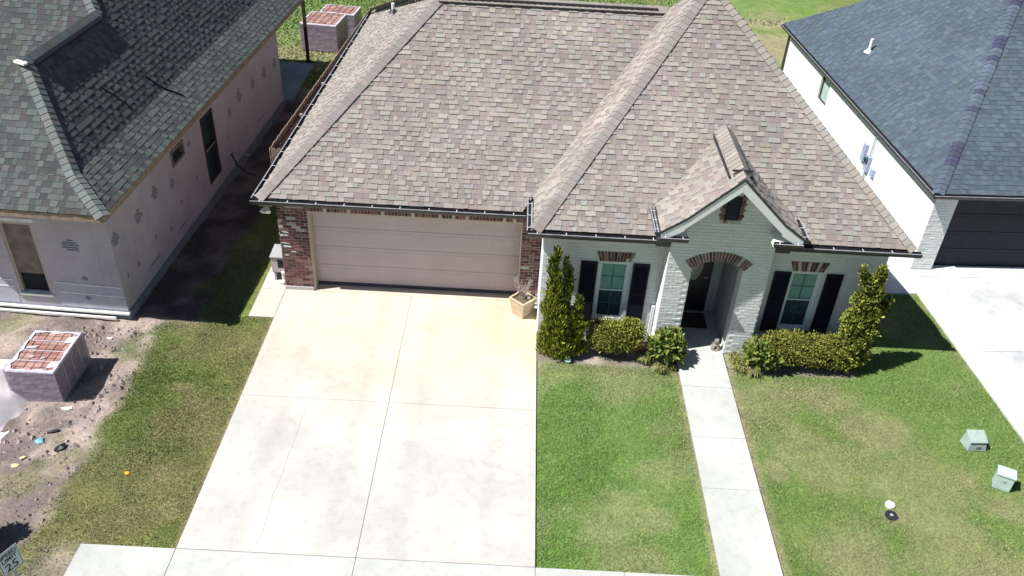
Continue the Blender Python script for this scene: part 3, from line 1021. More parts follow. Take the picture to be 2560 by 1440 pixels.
# left side face of the garage
brick_field(garage, (-0.675, 12.0, 0.05), (0, -1, 0), 12.0, 2.45, single=None)
fb = MB().box((-0.70, -0.03, -0.08), (-0.01, 0.0, 0.095)).box((-0.70, 0.0, -0.08), (-0.676, 0.3, 0.095))
fb.build('slab_footing', M['walkc'], H, bevel=0.008)
jm = MB()
jm.box((0.0, 0.004, 0.0), (0.035, 0.285, 2.145)); jm.box((4.845, 0.004, 0.0), (4.88, 0.285, 2.145)); jm.box((0.0, 0.004, 2.145), (4.88, 0.285, 2.179))
jm.build('door_jamb', M['jamb'], H)
gdm = MB().box((0.037, 0.285, 0.055), (4.843, 0.33, 2.143))
gdoor = gdm.build('garage_door', M['taupe'], H)
pm = {}
for r in range(4):
    z0 = 0.075 + r * 0.517
    sec = MB().box((0.042, 0.278, z0), (4.838, 0.286, z0 + 0.503))
    sec.build('door_section', M['taupe'], gdoor, bevel=0.003)
    for c in range(8):
        x0 = 0.085 + c * 0.591
        b = MB()
        o_, i_ = 0.0, 0.035
        xa, xb, za, zc = x0, x0 + 0.53, z0 + 0.085, z0 + 0.42
        b.add([(xa, .2775, za), (xb, .2775, za), (xb, .2775, zc), (xa, .2775, zc),
               (xa + .02, .2735, za + .02), (xb - .02, .2735, za + .02), (xb - .02, .2735, zc - .02), (xa + .02, .2735, zc - .02),
               (xa + .05, .276, za + .05), (xb - .05, .276, za + .05), (xb - .05, .276, zc - .05), (xa + .05, .276, zc - .05)],
              [(0, 1, 5, 4), (1, 2, 6, 5), (2, 3, 7, 6), (3, 0, 4, 7), (4, 5, 9, 8), (5, 6, 10, 9), (6, 7, 11, 10), (7, 4, 8, 11), (8, 9, 10, 11)])
        b.build('panel', M['taupe'], gdoor)
MB().box((0.037, 0.262, 0.004), (4.843, 0.31, 0.085)).build('door_seal', M['seal'], gdoor)

# ---- white wing walls with window openings
def holed_wall(m, x0, x1, z0, z1, y0, y1, holes):
    xs = sorted({x0, x1} | {h[0] for h in holes} | {h[1] for h in holes})
    for a, b in zip(xs[:-1], xs[1:]):
        hs = [h for h in holes if h[0] < (a + b) / 2 < h[1]]
        if hs:
            h = hs[0]
            m.box((a, y0, z0), (b, y1, h[2])); m.box((a, y0, h[3]), (b, y1, z1))
        else:
            m.box((a, y0, z0), (b, y1, z1))
WY = -1.16
W1, W2 = (6.56, 7.24, 0.45, 2.02), (10.72, 11.40, 0.46, 2.03)
ww = MB()
holed_wall(ww, 5.337, 7.93, -0.1, 2.75, WY, WY + 0.22, [W1])
w2_ = MB()
holed_wall(w2_, 10.09, 12.67, -0.1, 2.75, WY, WY + 0.22, [W2])
wing2 = w2_.build('wing_wall', M['white_brick'], H)
ww.box((5.337, WY + 0.22, -0.1), (5.55, -0.003, 2.80))
wing = ww.build('wing_wall', M['white_brick'], H)
sw = MB().prism([(12.668, WY + 0.222, -0.1), (12.668, 0.2, -0.1), (10.85, 11.8, -0.1), (10.70, 11.75, -0.1), (12.45, 0.2, -0.1), (12.45, WY + 0.222, -0.1)], (0, 0, 2.8)).build('side_wall', M['white_brick'], H)
wcol = lambda: jit((0.61, 0.63, 0.62), 0.03)
def outside(hole, x0, z0, lint):
    def f(uc, zc, a, b, za, zb_):
        if a + x0 < hole[1] and b + x0 > hole[0] and za + z0 < hole[3] and zb_ + z0 > hole[2] - 0.08:
            return False
        if lint[0] < uc + x0 < lint[1] and hole[3] - 0.02 < zc + z0 < hole[3] + 0.28:
            return False
        return True
    return f
brick_field(wing, (5.337, WY, 0.0), (1, 0, 0), 2.59, 2.66, inside=outside(W1, 5.337, 0, (6.47, 7.33)), proud=0.006, stuff_mat='pb_a', colfn=wcol)
brick_field(wing2, (10.09, WY, 0.0), (1, 0, 0), 2.58, 2.66, inside=outside(W2, 10.09, 0, (10.63, 11.5)), proud=0.006, stuff_mat='pb_a', colfn=wcol)
brick_field(wing, (5.337, -0.004, 0.0), (0, -1, 0), 1.155, 2.7, proud=0.006, stuff_mat='pb_a', colfn=wcol)

def lintel(parent, x0, x1, z0, y):
    """flat arch of leaning bricks"""
    n = 11
    xc = (x0 + x1) / 2
    hw0, hw1, h = (x1 - x0) / 2 - 0.01, (x1 - x0) / 2 + 0.09, 0.255
    for k in range(n):
        a0, a1 = -1 + 2 * k / n, -1 + 2 * (k + 1) / n
        splits = [(0.0, 1.0)] if k % 3 else [(0.0, 0.40), (0.40, 1.0)]
        for (s0, s1) in splits:
            g = 0.006
            P = lambda a, s: (xc + a * (hw0 + (hw1 - hw0) * s), z0 + h * s)
            q = [P(a0, s0), P(a1, s0), P(a1, s1), P(a0, s1)]
            cx, cz = sum(p[0] for p in q) / 4, sum(p[1] for p in q) / 4
            q = [(cx + (px - cx) * (1 - g * 2 / 0.06), cz + (pz - cz) * (1 - g / 0.1)) for px, pz in q]
            m = MB().prism([(px, y - 0.016, pz) for px, pz in q], (0, 0.016, 0))
            o = m.build('brick', M['br_o'], parent, bevel=0.003)
            o.color = (*brick_col(0.14), 1)
def window(parent, w, y, bsplit, lit=None):
    x0, x1, z0, z1 = w
    f = MB()
    t = 0.05
    yf, yb = y + 0.035, y + 0.10
    f.box((x0, yf, z0), (x0 + t, yb, z1)); f.box((x1 - t, yf, z0), (x1, yb, z1))
    f.box((x0 + t, yf, z1 - t), (x1 - t, yb, z1)); f.box((x0 + t, yf, z0), (x1 - t, yb, z0 + t))
    zm = (z0 + z1) / 2
    root = f.build('window', M['frame'], parent)
    sash = MB()
    for (a, b, dy) in ((zm, z1 - t, 0.012), (z0 + t, zm + 0.03, 0.028)):
        yy = yf + dy
        sash.box((x0 + t, yy, b - 0.03), (x1 - t, yy + 0.03, b)); sash.box((x0 + t, yy, a), (x1 - t, yy + 0.03, a + 0.03))
        sash.box((x0 + t, yy, a + 0.03), (x0 + t + 0.03, yy + 0.03, b - 0.03)); sash.box((x1 - t - 0.03, yy, a + 0.03), (x1 - t, yy + 0.03, b - 0.03))
    sash.build('sash', M['frame'], root)
    mu = MB()
    xm = (x0 + x1) / 2
    for (a, b, dy) in ((zm + .03, z1 - t - .03, 0.026), (z0 + t + .03, zm, 0.042)):
        mu.box((xm - .008, yf + dy, a), (xm + .008, yf + dy + .008, b))
        mu.box((x0 + t + .03, yf + dy + .001, (a + b) / 2 - .007), (x1 - t - .03, yf + dy + .007, (a + b) / 2 + .007))
        for (u0, u1) in ((x0 + t + .03, xm), (xm, x1 - t - .03)):
            for (q0, q1) in ((a, (a + b) / 2), ((a + b) / 2, b)):
                pn = MB().box((u0 + .002, yf + dy + .012, q0 + .002), (u1 - .002, yf + dy + .016, q1 - .002))
                pn.build('pane', M['glass_blind'] if a > zm - 0.01 else M['glass_dark'], root)
    mu.build('muntin', M['muntin'], root)
    bl = MB()
    for k in range(int((z1 - t - zm) / 0.05)):
        bl.box((x0 + t + .035, yf + .05, zm + .04 + k * .05), (x1 - t - .035, yf + .056, zm + .082 + k * .05))
    bl.build('blind', M['trim'], root)
    bk = MB().box((x0 - .0, y + 0.16, z0), (x1, y + 0.2, z1)).build('dark_room', M['dark_room'], root)
    si = empty_part('window_sill', parent)
    n = 11
    for k in range(n):
        a = x0 - 0.05 + k * (x1 - x0 + 0.10) / n
        b = a + (x1 - x0 + 0.10) / n - 0.008
        m = MB().box((a, y - 0.06, z0 - 0.085), (b, y + 0.034, z0 - 0.008))
        o = m.build('brick', M['br_o'], si, bevel=0.004)
        o.color = (*brick_col(0.25), 1)
    return root
window(H, W1, WY, 0)
window(H, W2, WY, 0)
lintel(wing, W1[0], W1[1], 2.028, WY)
lintel(wing2, W2[0], W2[1], 2.038, WY)

def shutter(parent, x0, x1, z0, z1, y):
    f = MB()
    t = 0.045
    zm = z0 + (z1 - z0) * 0.5
    f.box((x0, y - 0.042, z0), (x0 + t, y - 0.010, z1)); f.box((x1 - t, y - 0.042, z0), (x1, y - 0.010, z1))
    for (a, b) in ((z0, z0 + 0.08), (zm - 0.03, zm + 0.03), (z1 - 0.07, z1)):
        f.box((x0 + t, y - 0.042, a), (x1 - t, y - 0.010, b))
    f.box((x0 + t, y - 0.014, z0 + .08), (x1 - t, y - 0.010, z1 - .07))
    root = f.build('shutter', M['shutter'], parent)
    if 'slat' not in BR:
        BR['slat'] = MB().obox((0, 0, 0), ((x1 - x0) / 2 - t - 0.001, 0, 0), (0, 0.014, 0.016), (0, 0.003, -0.003)).mesh('slat', M['shutter'])
    for (a, b) in ((z0 + .08, zm - .03), (zm + .03, z1 - .07)):
        n = int((b - a) / 0.042)
        for k in range(n):
            inst('slat', BR['slat'], root, Matrix.Translation(((x0 + x1) / 2, y - 0.028, a + (k + .5) * (b - a) / n)))
shutter(H, 6.17, 6.53, 0.41, 2.02, WY)
shutter(H, 7.30, 7.66, 0.41, 2.02, WY)
shutter(H, 10.35, 10.71, 0.40, 2.02, WY)
shutter(H, 11.48, 11.84, 0.40, 2.02, WY)

# ---- porch: arched white front, side returns, room behind the arch
PX0, PX1, PY = 7.93, 10.095, -1.57
AX0, AX1, SP, RISE = 8.46, 9.54, 2.25, 0.19
ACX, HALF = 9.0, 0.54
AR = (HALF ** 2 + RISE ** 2) / (2 * RISE)
ACZ = SP + RISE - AR
def arch_z(x, r=AR):
    return ACZ + math.sqrt(max(0.0, r * r - (x - ACX) ** 2))
def gable_z(x):
    d = abs(x - GC)
    z = GZ - gs * d if d < 0.97 else zb - gf * (d - 0.97)
    return z - 0.25
pw = MB()
xs = [PX0, AX0] + [AX0 + (AX1 - AX0) * k / 20 for k in range(1, 20)] + [AX1, PX1]
xs = sorted(set(xs + [GC]))
for a, b in zip(xs[:-1], xs[1:]):
    mid = (a + b) / 2
    if AX0 < mid < AX1:
        lo = (arch_z(a), arch_z(b))
    else:
        lo = (-0.1, -0.1)
    hi = (gable_z(a), gable_z(b))
    pw.add([(a, PY, lo[0]), (b, PY, lo[1]), (b, PY, hi[1]), (a, PY, hi[0]), (a, PY + .3, lo[0]), (b, PY + .3, lo[1]), (b, PY + .3, hi[1]), (a, PY + .3, hi[0])],
           [(0, 1, 2, 3), (5, 4, 7, 6), (0, 4, 5, 1), (3, 2, 6, 7)] + ([(0, 3, 7, 4)] if a == PX0 or abs(a - AX1) < 1e-6 else []) + ([(1, 5, 6, 2)] if b == PX1 or abs(b - AX0) < 1e-6 else []))
pw.box((PX0, PY + 0.302, -0.1), (PX0 + 0.2, 0.0, 3.0)); pw.box((PX1 - 0.2, PY + 0.302, -0.1), (PX1, 0.0, 3.0))
porch = pw.build('porch_wall', M['white_brick'], H)
pcol = lambda: jit((0.62, 0.64, 0.63), 0.035)
def in_porch(uc, zc, a, b, za, zb_):
    x0, x1 = a + PX0, b + PX0
    if zb_ > min(gable_z(x0), gable_z(x1)):
        return False
    for x in (x0, x1, (x0 + x1) / 2):
        d = math.hypot(x - ACX, zb_ - ACZ)
        if AX0 < x < AX1 and za < arch_z(x):
            return False
        if d < AR + 0.25 and zb_ > SP - 0.1 and abs(x - ACX) < 0.72 and zc > arch_z(ACX + math.copysign(min(abs(x - ACX), HALF), x - ACX)) - 0.1:
            return False
    if x0 < AX1 and x1 > AX0 and za < SP:
        return False
    if x1 > 8.80 and x0 < 9.26 and 3.33 < zc < 4.1:
        return False
    return True
brick_field(porch, (PX0, PY, 0.0), (1, 0, 0), PX1 - PX0, 4.2, inside=in_porch, proud=0.009, single='pb_o', stuff_mat='pb_a', colfn=pcol, budget=budget_white, length=0.205, name='painted_brick')
brick_field(porch, (PX0, -1.165, 0.0), (0, -1, 0), 0.40, 2.9, proud=0.007, stuff_mat='pb_a', colfn=pcol)
# arch of bricks
n = 21
ha = math.asin(HALF / AR) * 1.05
for k in range(n):
    a0, a1 = -ha + 2 * ha * k / n, -ha + 2 * ha * (k + 1) / n
    for (r0, r1) in ([(AR + .004, AR + 0.235)] if k % 4 else [(AR + .004, AR + 0.115), (AR + 0.125, AR + 0.235)]):
        g = 0.009 / AR
        q = [(ACX + r * math.sin(a), ACZ + r * math.cos(a)) for r, a in ((r0, a0 + g), (r0, a1 - g), (r1, a1 - g), (r1, a0 + g))]
        o = MB().prism([(x, PY - 0.018, z) for x, z in q], (0, 0.018, 0)).build('brick', M['br_o'], porch, bevel=0.003)
        o.color = (*brick_col(0.10), 1)
# gable louvre with its brick border
lv = empty_part('gable_vent', H)
vx0, vx1, vz0, vz1 = 8.90, 9.175, 3.46, 3.99
MB().box((vx0, PY - 0.006, vz0), (vx1, PY - 0.002, vz1)).build('vent_back', M['dark_room'], lv)
vf = MB()
vf.box((vx0, PY - 0.03, vz0), (vx0 + .025, PY - .007, vz1)); vf.box((vx1 - .025, PY - 0.03, vz0), (vx1, PY - .007, vz1))
vf.box((vx0 + .025, PY - 0.03, vz1 - .025), (vx1 - .025, PY - .007, vz1)); vf.box((vx0 + .025, PY - 0.03, vz0), (vx1 - .025, PY - .007, vz0 + .025))
vf.build('vent_frame', M['shutter'], lv)
vs = MB().obox((0, 0, 0), (0.11, 0, 0), (0, .016, .022), (0, .003, -.003)).mesh('slat', M['bronze'])
for k in range(8):
    inst('slat', vs, lv, Matrix.Translation(((vx0 + vx1) / 2, PY - .022, vz0 + .05 + k * .062)))
for k in range(9):
    z = vz0 - 0.005 + k * 0.066
    for (a, b) in ((vx0 - (0.115 if k % 2 else 0.085), vx0 - 0.006), (vx1 + 0.006, vx1 + (0.115 if k % 2 else 0.085))):
        if z + .06 < gable_z(a) + .03 and z + .06 < gable_z(b) + .03:
            o = MB().box((a, PY - 0.016, z), (b, PY - 0.0005, z + 0.056)).build('brick', M['br_o'], lv, bevel=0.003)
            o.color = (*brick_col(0.14), 1)
for k in range(6):
    a = vx0 - 0.075 + k * 0.072
    o = MB().box((a, PY - 0.016, vz0 - 0.09), (a + .064, PY - 0.0005, vz0 - 0.012)).build('brick', M['br_o'], lv, bevel=0.003)
    o.color = (*brick_col(0.25), 1)
# porch room
pr_ = MB()
pr_.box((8.20, 0.0, 0.0), (8.55, 0.06, 2.5)); pr_.box((9.35, 0.0, 0.0), (9.80, 0.06, 2.5)); pr_.box((8.55, 0.0, 2.1), (9.35, 0.06, 2.5))
pr_.box((8.16, PY + 0.302, 0.0), (8.44, -0.001, 2.5)); pr_.box((9.56, PY + 0.302, 0.0), (9.86, -0.001, 2.5))
pr_.box((8.14, PY + 0.301, 2.52), (9.88, 0.10, 2.56))
pr_.build('porch_room', M['plaster'], H)
MB().box((8.44, PY - 0.0, -0.1), (9.56, 0.0, -0.004)).build('porch_floor', M['walkc'], H)
fd = MB().box((8.56, 0.02, 0.01), (9.34, 0.062, 2.09))
fdoor = fd.build('front_door', M['door_paint'], H)
ov = []
for k in range(24):
    w_ = 2 * math.pi * k / 24
    ov.append((8.95 + 0.17 * math.cos(w_), 0.012, 1.35 + 0.48 * math.sin(w_)))
MB().prism(ov, (0, 0.008, 0)).build('oval_glass', M['leaded'], fdoor)
MB().tube([(9.25, 0.0, 1.0), (9.25, -0.05, 1.0), (9.17, -0.055, 1.0)], 0.012).build('door_handle', M['hanger'], fdoor)
for k in range(4):
    MB().box((8.62 + (k % 2) * 0.37, 0.013, 0.12 + (k // 2) * 0.0 if k < 2 else 1.9), (8.62 + (k % 2) * 0.37 + 0.29, 0.019, 0.72 if k < 2 else 2.03)).build('door_panel', M['door_paint'], fdoor)
# corner downspouts
ds = MB()
ds.box((7.835, -1.255, 0.15), (7.905, -1.19, 0.95)); ds.box((7.835, -1.33, 0.06), (7.905, -1.19, 0.148))
ds.build('downspout', M['trim'], H)
# eave floodlight
fl = MB()
fl.disc((-0.84, -0.19, 2.31), 0.05, 0.03)
fl.tube([(-0.88, -0.22, 2.32), (-0.90, -0.30, 2.27)], 0.035, 0.065, 10)
fl.tube([(-0.80, -0.22, 2.32), (-0.78, -0.30, 2.27)], 0.035, 0.065, 10)
fl.build('floodlight', M['lamp_white'], H)
# roof vent pipe on the left slope
vp = MB()
vp.tube([(0.98, 7.4, 4.40), (0.98, 7.4, 4.66)], 0.045, n=10)
vp.build('vent_pipe', M['pvc'], H)
vp2 = MB().disc((0.98, 7.4, 4.40), 0.13, 0.10, 12, 0.06).build('vent_boot', M['bronze'], H)
# condensate pipe and box on the garage side
wp = MB()
wp.tube([(-0.78, 0.22, 0.32), (-0.78, 0.22, 0.09), (-0.80, 0.12, 0.05)], 0.05, n=10)
wp.build('drain_elbow', M['pvc'], H)

# =====================================================================  HOUSE UNDER CONSTRUCTION (left)
LH = thing('unfinished_house', 'unfinished house in pale house wrap with grey-green shingle roof', 'house', (-3.88, -1.40, 0), math.radians(-2.2))
LM = LH_M = Matrix.Translation((-3.88, -1.40, 0)) @ Matrix.Rotation(math.radians(-2.2), 4, 'Z')
LHI = [(0.150, 0.185, 0.180), (0.165, 0.195, 0.185), (0.130, 0.155, 0.165), (0.175, 0.205, 0.190), (0.145, 0.165, 0.175)]
LLO = [(0.095, 0.110, 0.120), (0.120, 0.110, 0.130), (0.085, 0.095, 0.110), (0.110, 0.130, 0.130), (0.130, 0.110, 0.120)]
c0 = (0.37, -0.62, 3.0)
b1 = (-0.42, 0.04, 3.51)
r1 = (-1.85, 1.74, 5.20)
r2 = (-1.85, 4.9, 5.20)
ap = (-2.75, 5.9, 6.26)
aq = (-2.75, 6.13, 6.26)
cb = (0.37, 15.7, 3.0)
bb = (-0.42, 14.2, 3.51)
LHI = calm(LHI, (0.145, 0.170, 0.165), 0.55, 0.62)
LLO = calm(LLO, (0.130, 0.150, 0.148), 0.6, 0.58)
LR = Roof(LHI, LLO, 0.135, (0.006, 0.013))
polys = [
    [c0, cb, bb, b1],                                                     # right flare
    [b1, (-0.42, 4.9, 3.51), r2, r1],                                     # right steep, low part
    [(-0.42, 4.9, 3.51), bb, aq, ap, r2],                                 # right steep, high part
    [(-4.07, -0.62, 3.0), c0, b1, (-3.28, 0.04, 3.51)],                   # front flare
    [(-3.28, 0.04, 3.51), b1, r1],                                        # front steep
    None,  # main front slope
]
dk = MB()
for i, p in enumerate(polys):
    if p is None:
        p = [(-9.0, 2.97, 3.154), (-1.85, 2.97, 3.154), r2, ap, (-9.0, 5.9, 6.26)]
    LR.plane(p, big=True)
    n_ = pl_n(*p[:3])
    dk.add([Vector(q) - n_ * 0.012 for q in p], [tuple(range(len(p)))])
for p in ([cb, bb, (-9.0, 14.2, 3.51), (-9.0, 15.7, 3.0)], [bb, aq, (-9.0, 6.13, 6.26), (-9.0, 14.2, 3.51)], [(-4.07, -0.62, 3.0), (-3.28, 0.04, 3.51), r1, r2, (-3.28, 4.9, 3.51), (-4.07, 4.9, 3.0)],
          [ap, aq, (-9.0, 6.13, 6.26), (-9.0, 5.9, 6.26)]):
    for k in range(1, len(p) - 1):
        dk.add([p[0], p[k], p[k + 1]], [(0, 1, 2)])
lroof = dk.build('roof', M['deck'], LH)
LR.plane([cb, (-9.0, 15.7, 3.0), (-9.0, 14.2, 3.51), bb], big=False)
LR.plane([bb, (-9.0, 14.2, 3.51), (-9.0, 6.13, 6.26), aq], big=False)
def lkey(c):
    o, ex, ey, n, u, v, w, h, th, col = c
    p = LM @ (o + ex * u + ey * v)
    d = p - CAM_LOC
    nn = LM.to_3x3() @ n
    q = -d.normalized().dot(nn)
    if q <= 0.05 or p.x < -5.9:
        return 1.0
    return -q * w / d.length_squared
LR.finish(lroof, 300, lkey)
LCAP = [(0.145, 0.172, 0.165), (0.13, 0.15, 0.145), (0.155, 0.165, 0.16), (0.14, 0.17, 0.172)]
nrf, nrs, nff, nfs = (0.66, 0, 1), (1.2, 0, 1), (0, -0.76, 1), (0, -1.0, 1)
hip_caps(lroof, c0, b1, nff, nrf, LCAP, 0.15)
hip_caps(lroof, b1, r1, nfs, nrs, LCAP, 0.15)
hip_caps(lroof, r1, r2, (-1.2, 0, 1), nrs, LCAP, 0.16, lift=0.05)
hip_caps(lroof, r2, ap, (0, -1.08, 1), nrs, LCAP, 0.15)
lrv = MB()
lrv.obox((-1.71, 3.3, 5.12), (0.03, 0, -0.03), (0, 1.5, 0), (0.03, 0, 0.045))
lrv.build('ridge_vent', M['scrap_black'], LH)
# fascia of raw lumber
lf = MB()
lf.box((-4.07, -0.605, 2.84), (0.355, -0.58, 2.98)); lf.box((0.33, -0.58, 2.84), (0.355, 15.68, 2.98))
lf.build('fascia', M['rawwood'], LH)
ls = MB()
ls.box((-4.07, -0.58, 2.84), (0.33, -0.002, 2.86)); ls.box((0.002, -0.002, 2.84), (0.33, 15.6, 2.86))
ls.build('soffit', M['rawwood'], LH)
# walls
lw = MB()
FW = (-2.36, -1.66, 0.45, 2.30)
holed_wall(lw, -3.8, 0.0, 0.14, 2.86, 0.0, 0.15, [FW])
lw.box((-3.8, 0.15, 0.14), (-3.65, 3.2, 2.86)); lw.box((-9.0, 3.2, 0.14), (-3.65, 3.35, 2.95)); lw.box((-9.0, 3.35, 0.14), (-8.85, 12.09, 2.95))
LW1, LW2 = (5.36, 6.20, 0.50, 2.40), (3.40, 4.18, 2.00, 2.42)
# right wall with its two openings
for (a, b, hs) in ((0.15, 3.40, None), (3.40, 4.18, LW2), (4.18, 5.36, None), (5.36, 6.20, LW1), (6.20, 12.24, None)):
    if hs:
        lw.box((-0.15, a, 0.14), (0.0, b, hs[2])); lw.box((-0.15, a, hs[3]), (0.0, b, 2.86))
    else:
        lw.box((-0.15, a, 0.14), (0.0, b, 2.86))
lw.box((-9.0, 12.09, 0.14), (-0.151, 12.24, 2.86))
lwall = lw.build('wall', M['wrap'], LH)
sb = MB().box((-3.84, -0.04, -0.25), (0.045, 3.1, 0.138)).box((-9.04, 3.1, -0.25), (0.045, 12.28, 0.138)).build('slab', M['slabedge'], LH)
for k, (y0, y1, z0, z1) in enumerate((LW1, LW2)):
    f = MB()
    t = 0.07
    f.box((-0.10, y0, z0), (0.022, y0 + t, z1)); f.box((-0.10, y1 - t, z0), (0.022, y1, z1))
    f.box((-0.10, y0 + t, z1 - t), (0.022, y1 - t, z1)); f.box((-0.10, y0 + t, z0), (0.022, y1 - t, z0 + t))
    w_ = f.build('window_frame', M['osb'] if k else M['darkwood'], LH)
    if k == 0:
        MB().box((-0.06, y0 + t, (z0 + z1) / 2 - .02), (-0.03, y1 - t, (z0 + z1) / 2 + .02)).build('sash_rail', M['darkwood'], w_)
    MB().box((-0.10, y0 + t, z0 + t), (-0.08, y1 - t, z1 - t)).build('pane', M['glass_dark'] if k == 0 else M['dark_room'], w_)
x0, x1, z0, z1 = FW
f = MB()
f.box((x0, 0.02, z0), (x0 + .05, 0.10, z1)); f.box((x1 - .05, 0.02, z0), (x1, 0.10, z1)); f.box((x0 + .05, 0.02, z1 - .05), (x1 - .05, 0.10, z1))
w_ = f.build('window_frame', M['jamb'], LH)
MB().box((x0 + .05, 0.05, z0 + .52), (x1 - .05, 0.07, z1 - .05)).build('sheathing_panel', M['osb'], w_)
MB().box((x0 + .05, 0.10, z0 + .03), (x1 - .05, 0.12, z0 + .52)).build('dark_opening', M['dark_room'], w_)
MB().box((x0 - .02, -0.05, z0 - .03), (x1 + .03, 0.13, z0 + .02)).build('window_sill', M['scrap_white'], w_)
ht = MB().box((x0 - 1.1, -0.012, z1 + 0.03), (x1 + .08, -0.001, z1 + 0.11)).build('head_flashing', M['scrap_white'], w_)
wb = MB()
wc_ = MB()
wb.box((x1 + 0.14, -0.006, 0.16), (0.006, -0.001, 0.82)); wc_.box((-3.8, -0.006, 0.16), (x0 - 0.10, -0.001, 0.82))
wb.build('wall_band', M['wrap_band'], LH)  # bluish band along the foot of the wrapped front wall
wc_.build('wall_band', M['wrap_band'], LH)
wst = MB()
for (a, b, z) in ((x1 + .14, -0.02, 0.80), (x1 + .2, -0.02, 0.55), (-3.8, x0 - .1, 0.80), (-3.8, x0 - .1, .62)):
    wst.obox(((a + b) / 2, -0.010, z), ((b - a) / 2, 0, -0.012), (0, 0.003, 0), (0, 0, 0.014))
wst.build('tape_strip', M['scrap_white'], LH)
led = MB()
led.box((-3.84, -0.10, 0.10), (0.05, -0.045, 0.145)); led.box((-3.9, -0.16, 0.0), (-0.25, -0.115, 0.05))
led.build('sill_board', M['scrap_white'], LH)
# printed marks on the wrap
def mark(o, ux, w, h, seedv):
    m = MB()
    r = random.Random(seedv)
    uz = Vector((0, 0, 1))
    for k in range(5):
        zz = (k - 2) * h / 5
        ww = w * (1 - abs(k - 1.6) * 0.28) * r.uniform(0.8, 1.1)
        sh = r.uniform(-.1, .1) * w
        c = Vector(o) + ux * sh + uz * zz
        m.add([c - ux * ww / 2 - uz * h * .055, c + ux * ww / 2 - uz * h * .07, c + ux * ww / 2 * .8 + uz * h * .06, c - ux * ww / 2 * .85 + uz * h * .07], [(0, 1, 2, 3)])
    m.build('printed_mark', M['print'], lwall)
uy = Vector((0, 1, 0)); ux = Vector((1, 0, 0))
for i, (x, z, w, h) in enumerate(((-0.90, 1.83, .50, .30), (-0.80, .98, .18, .12), (-0.85, .45, .16, .12), (-3.0, 1.6, .5, .3))):
    mark((x, -0.0085 if z < 0.85 else -0.003, z), ux, w, h, i)
for i, (y, z, w, h) in enumerate(((0.20, 1.95, .42, .34), (1.33, 1.86, .42, .34), (2.26, 1.95, .42, .34), (8.3, 1.9, .5, .4), (7.4, 1.75, .4, .3), (9.5, 1.8, .45, .35), (10.6, 1.7, .5, .4), (11.7, 1.6, .4, .35),
                                  (1.9, 0.95, .14, .14), (2.7, 0.7, .16, .12), (0.9, 0.85, .14, .14), (3.5, 1.0, .12, .14), (4.6, 1.1, .13, .12), (7.1, 1.1, .14, .12), (8.6, 0.8, .14, .12), (0.35, .9, .12, .12),
                                  (1.6, .45, .9, .06), (3.4, .42, .8, .05), (9.9, .5, .8, .07), (4.5, 2.15, .2, .2), (3.2, 1.7, .3, .25))):
    mark((0.003, y, z), uy, w, h, 100 + i)

sm_ = MB()
for y in (2.75, 7.25, 9.9):
    sm_.box((0.001, y, 0.16), (0.004, y + .05, 2.78))
sm_.box((0.001, 0.02, 1.42), (0.0035, 12.2, 1.45))
sm_.box((-0.42, -0.0045, 0.9), (-0.37, -0.001, 2.78))
sm_.build('wrap_seam', M['wrap'], lwall)
sf = MB()
rr = random.Random(77)
for k in range(150):
    y, z = rr.uniform(.2, 12.0), rr.uniform(.3, 2.7)
    if not any(a - .1 < y < b + .1 and c - .1 < z < d + .1 for a, b, c, d in (LW1, LW2)):
        sf.obox((0.003, y, z), (.002, 0, 0), (0, .007, 0), (0, 0, .007))
sf.build('cap_nails', M['print'], lwall)['kind'] = 'stuff'
# loose things at the unfinished house
Lw = lambda p: LM @ Vector(p)
cp = thing('conduit', 'grey conduit stub bent out of the wrapped side wall low down', 'conduit', Lw((0.0, 7.07, 0.65)))
MB().tube([(0.0, 0, 0), (0.28, -0.02, -0.04), (0.55, -0.03, -0.04)], 0.02).build('pipe', M['grey_metal'], cp)
MB().tube([(0.02, -0.02, -0.05), (0.22, -0.22, -0.30), (0.5, -0.3, -0.48), (0.75, -0.3, -0.55)], 0.028).build('hose', M['scrap_black'], cp)
for i, (p, q, lab) in enumerate((((-1.02, 2.85, 4.21), (-0.52, 3.1, 3.68), 'dark strap lying on the grey-green roof, nearer the ridge'),
                                 ((-0.74, 4.42, 3.89), (-0.06, 4.82, 3.14), 'dark strap lying down the grey-green roof towards the eave'))):
    P = [Vector(p), (Vector(p) + Vector(q)) / 2 + Vector((0.05, 0.06, 0.03)), Vector(q)]
    pts = []
    for j in range(9):
        t_ = j / 8
        a = P[0] * (1 - t_) ** 2 + P[1] * 2 * t_ * (1 - t_) + P[2] * t_ ** 2
        zz = 3.51 + 1.18 * (-0.42 - a.x) if a.x < -0.42 else 3.0 + 0.646 * (0.37 - a.x)
        pts.append(Lw((a.x, a.y, zz + 0.035)))
    st = MB().tube(pts, 0.022, n=6).build('strap', M['scrap_black'])
    tag(st, lab, 'strap', 'straps on the unfinished roof')
sp_ = Lw((-1.90, 1.62, 5.20))
sc_ = MB().obox(sp_, (0.13, -0.05, -0.01), (0.02, 0.05, 0.0), (0, 0, 0.02)).build('paper_scrap', M['scrap_white'])
tag(sc_, 'small white scrap at the end of the ridge of the grey-green roof', 'scrap')

# rear slab and post
rs = MB().box((-4.6, 10.95, -0.1), (-3.18, 14.45, 0.06)).build('rear_slab', M['teal_slab'])
tag(rs, kind='structure')
ps = thing('porch_post', 'tall dark wooden post at the corner of the rear slab', 'post', (-3.44, 14.73, 0))
MB().obox((0.0, 0.0, 1.42), (0.055, 0, 0), (0, 0.055, 0), (0.0, 0.0, 1.42)).build('shaft', M['darkwood'], ps)
MB().box((-0.09, -0.09, 0.0), (0.09, 0.09, 0.07)).build('base_plate', M['bronze'], ps)

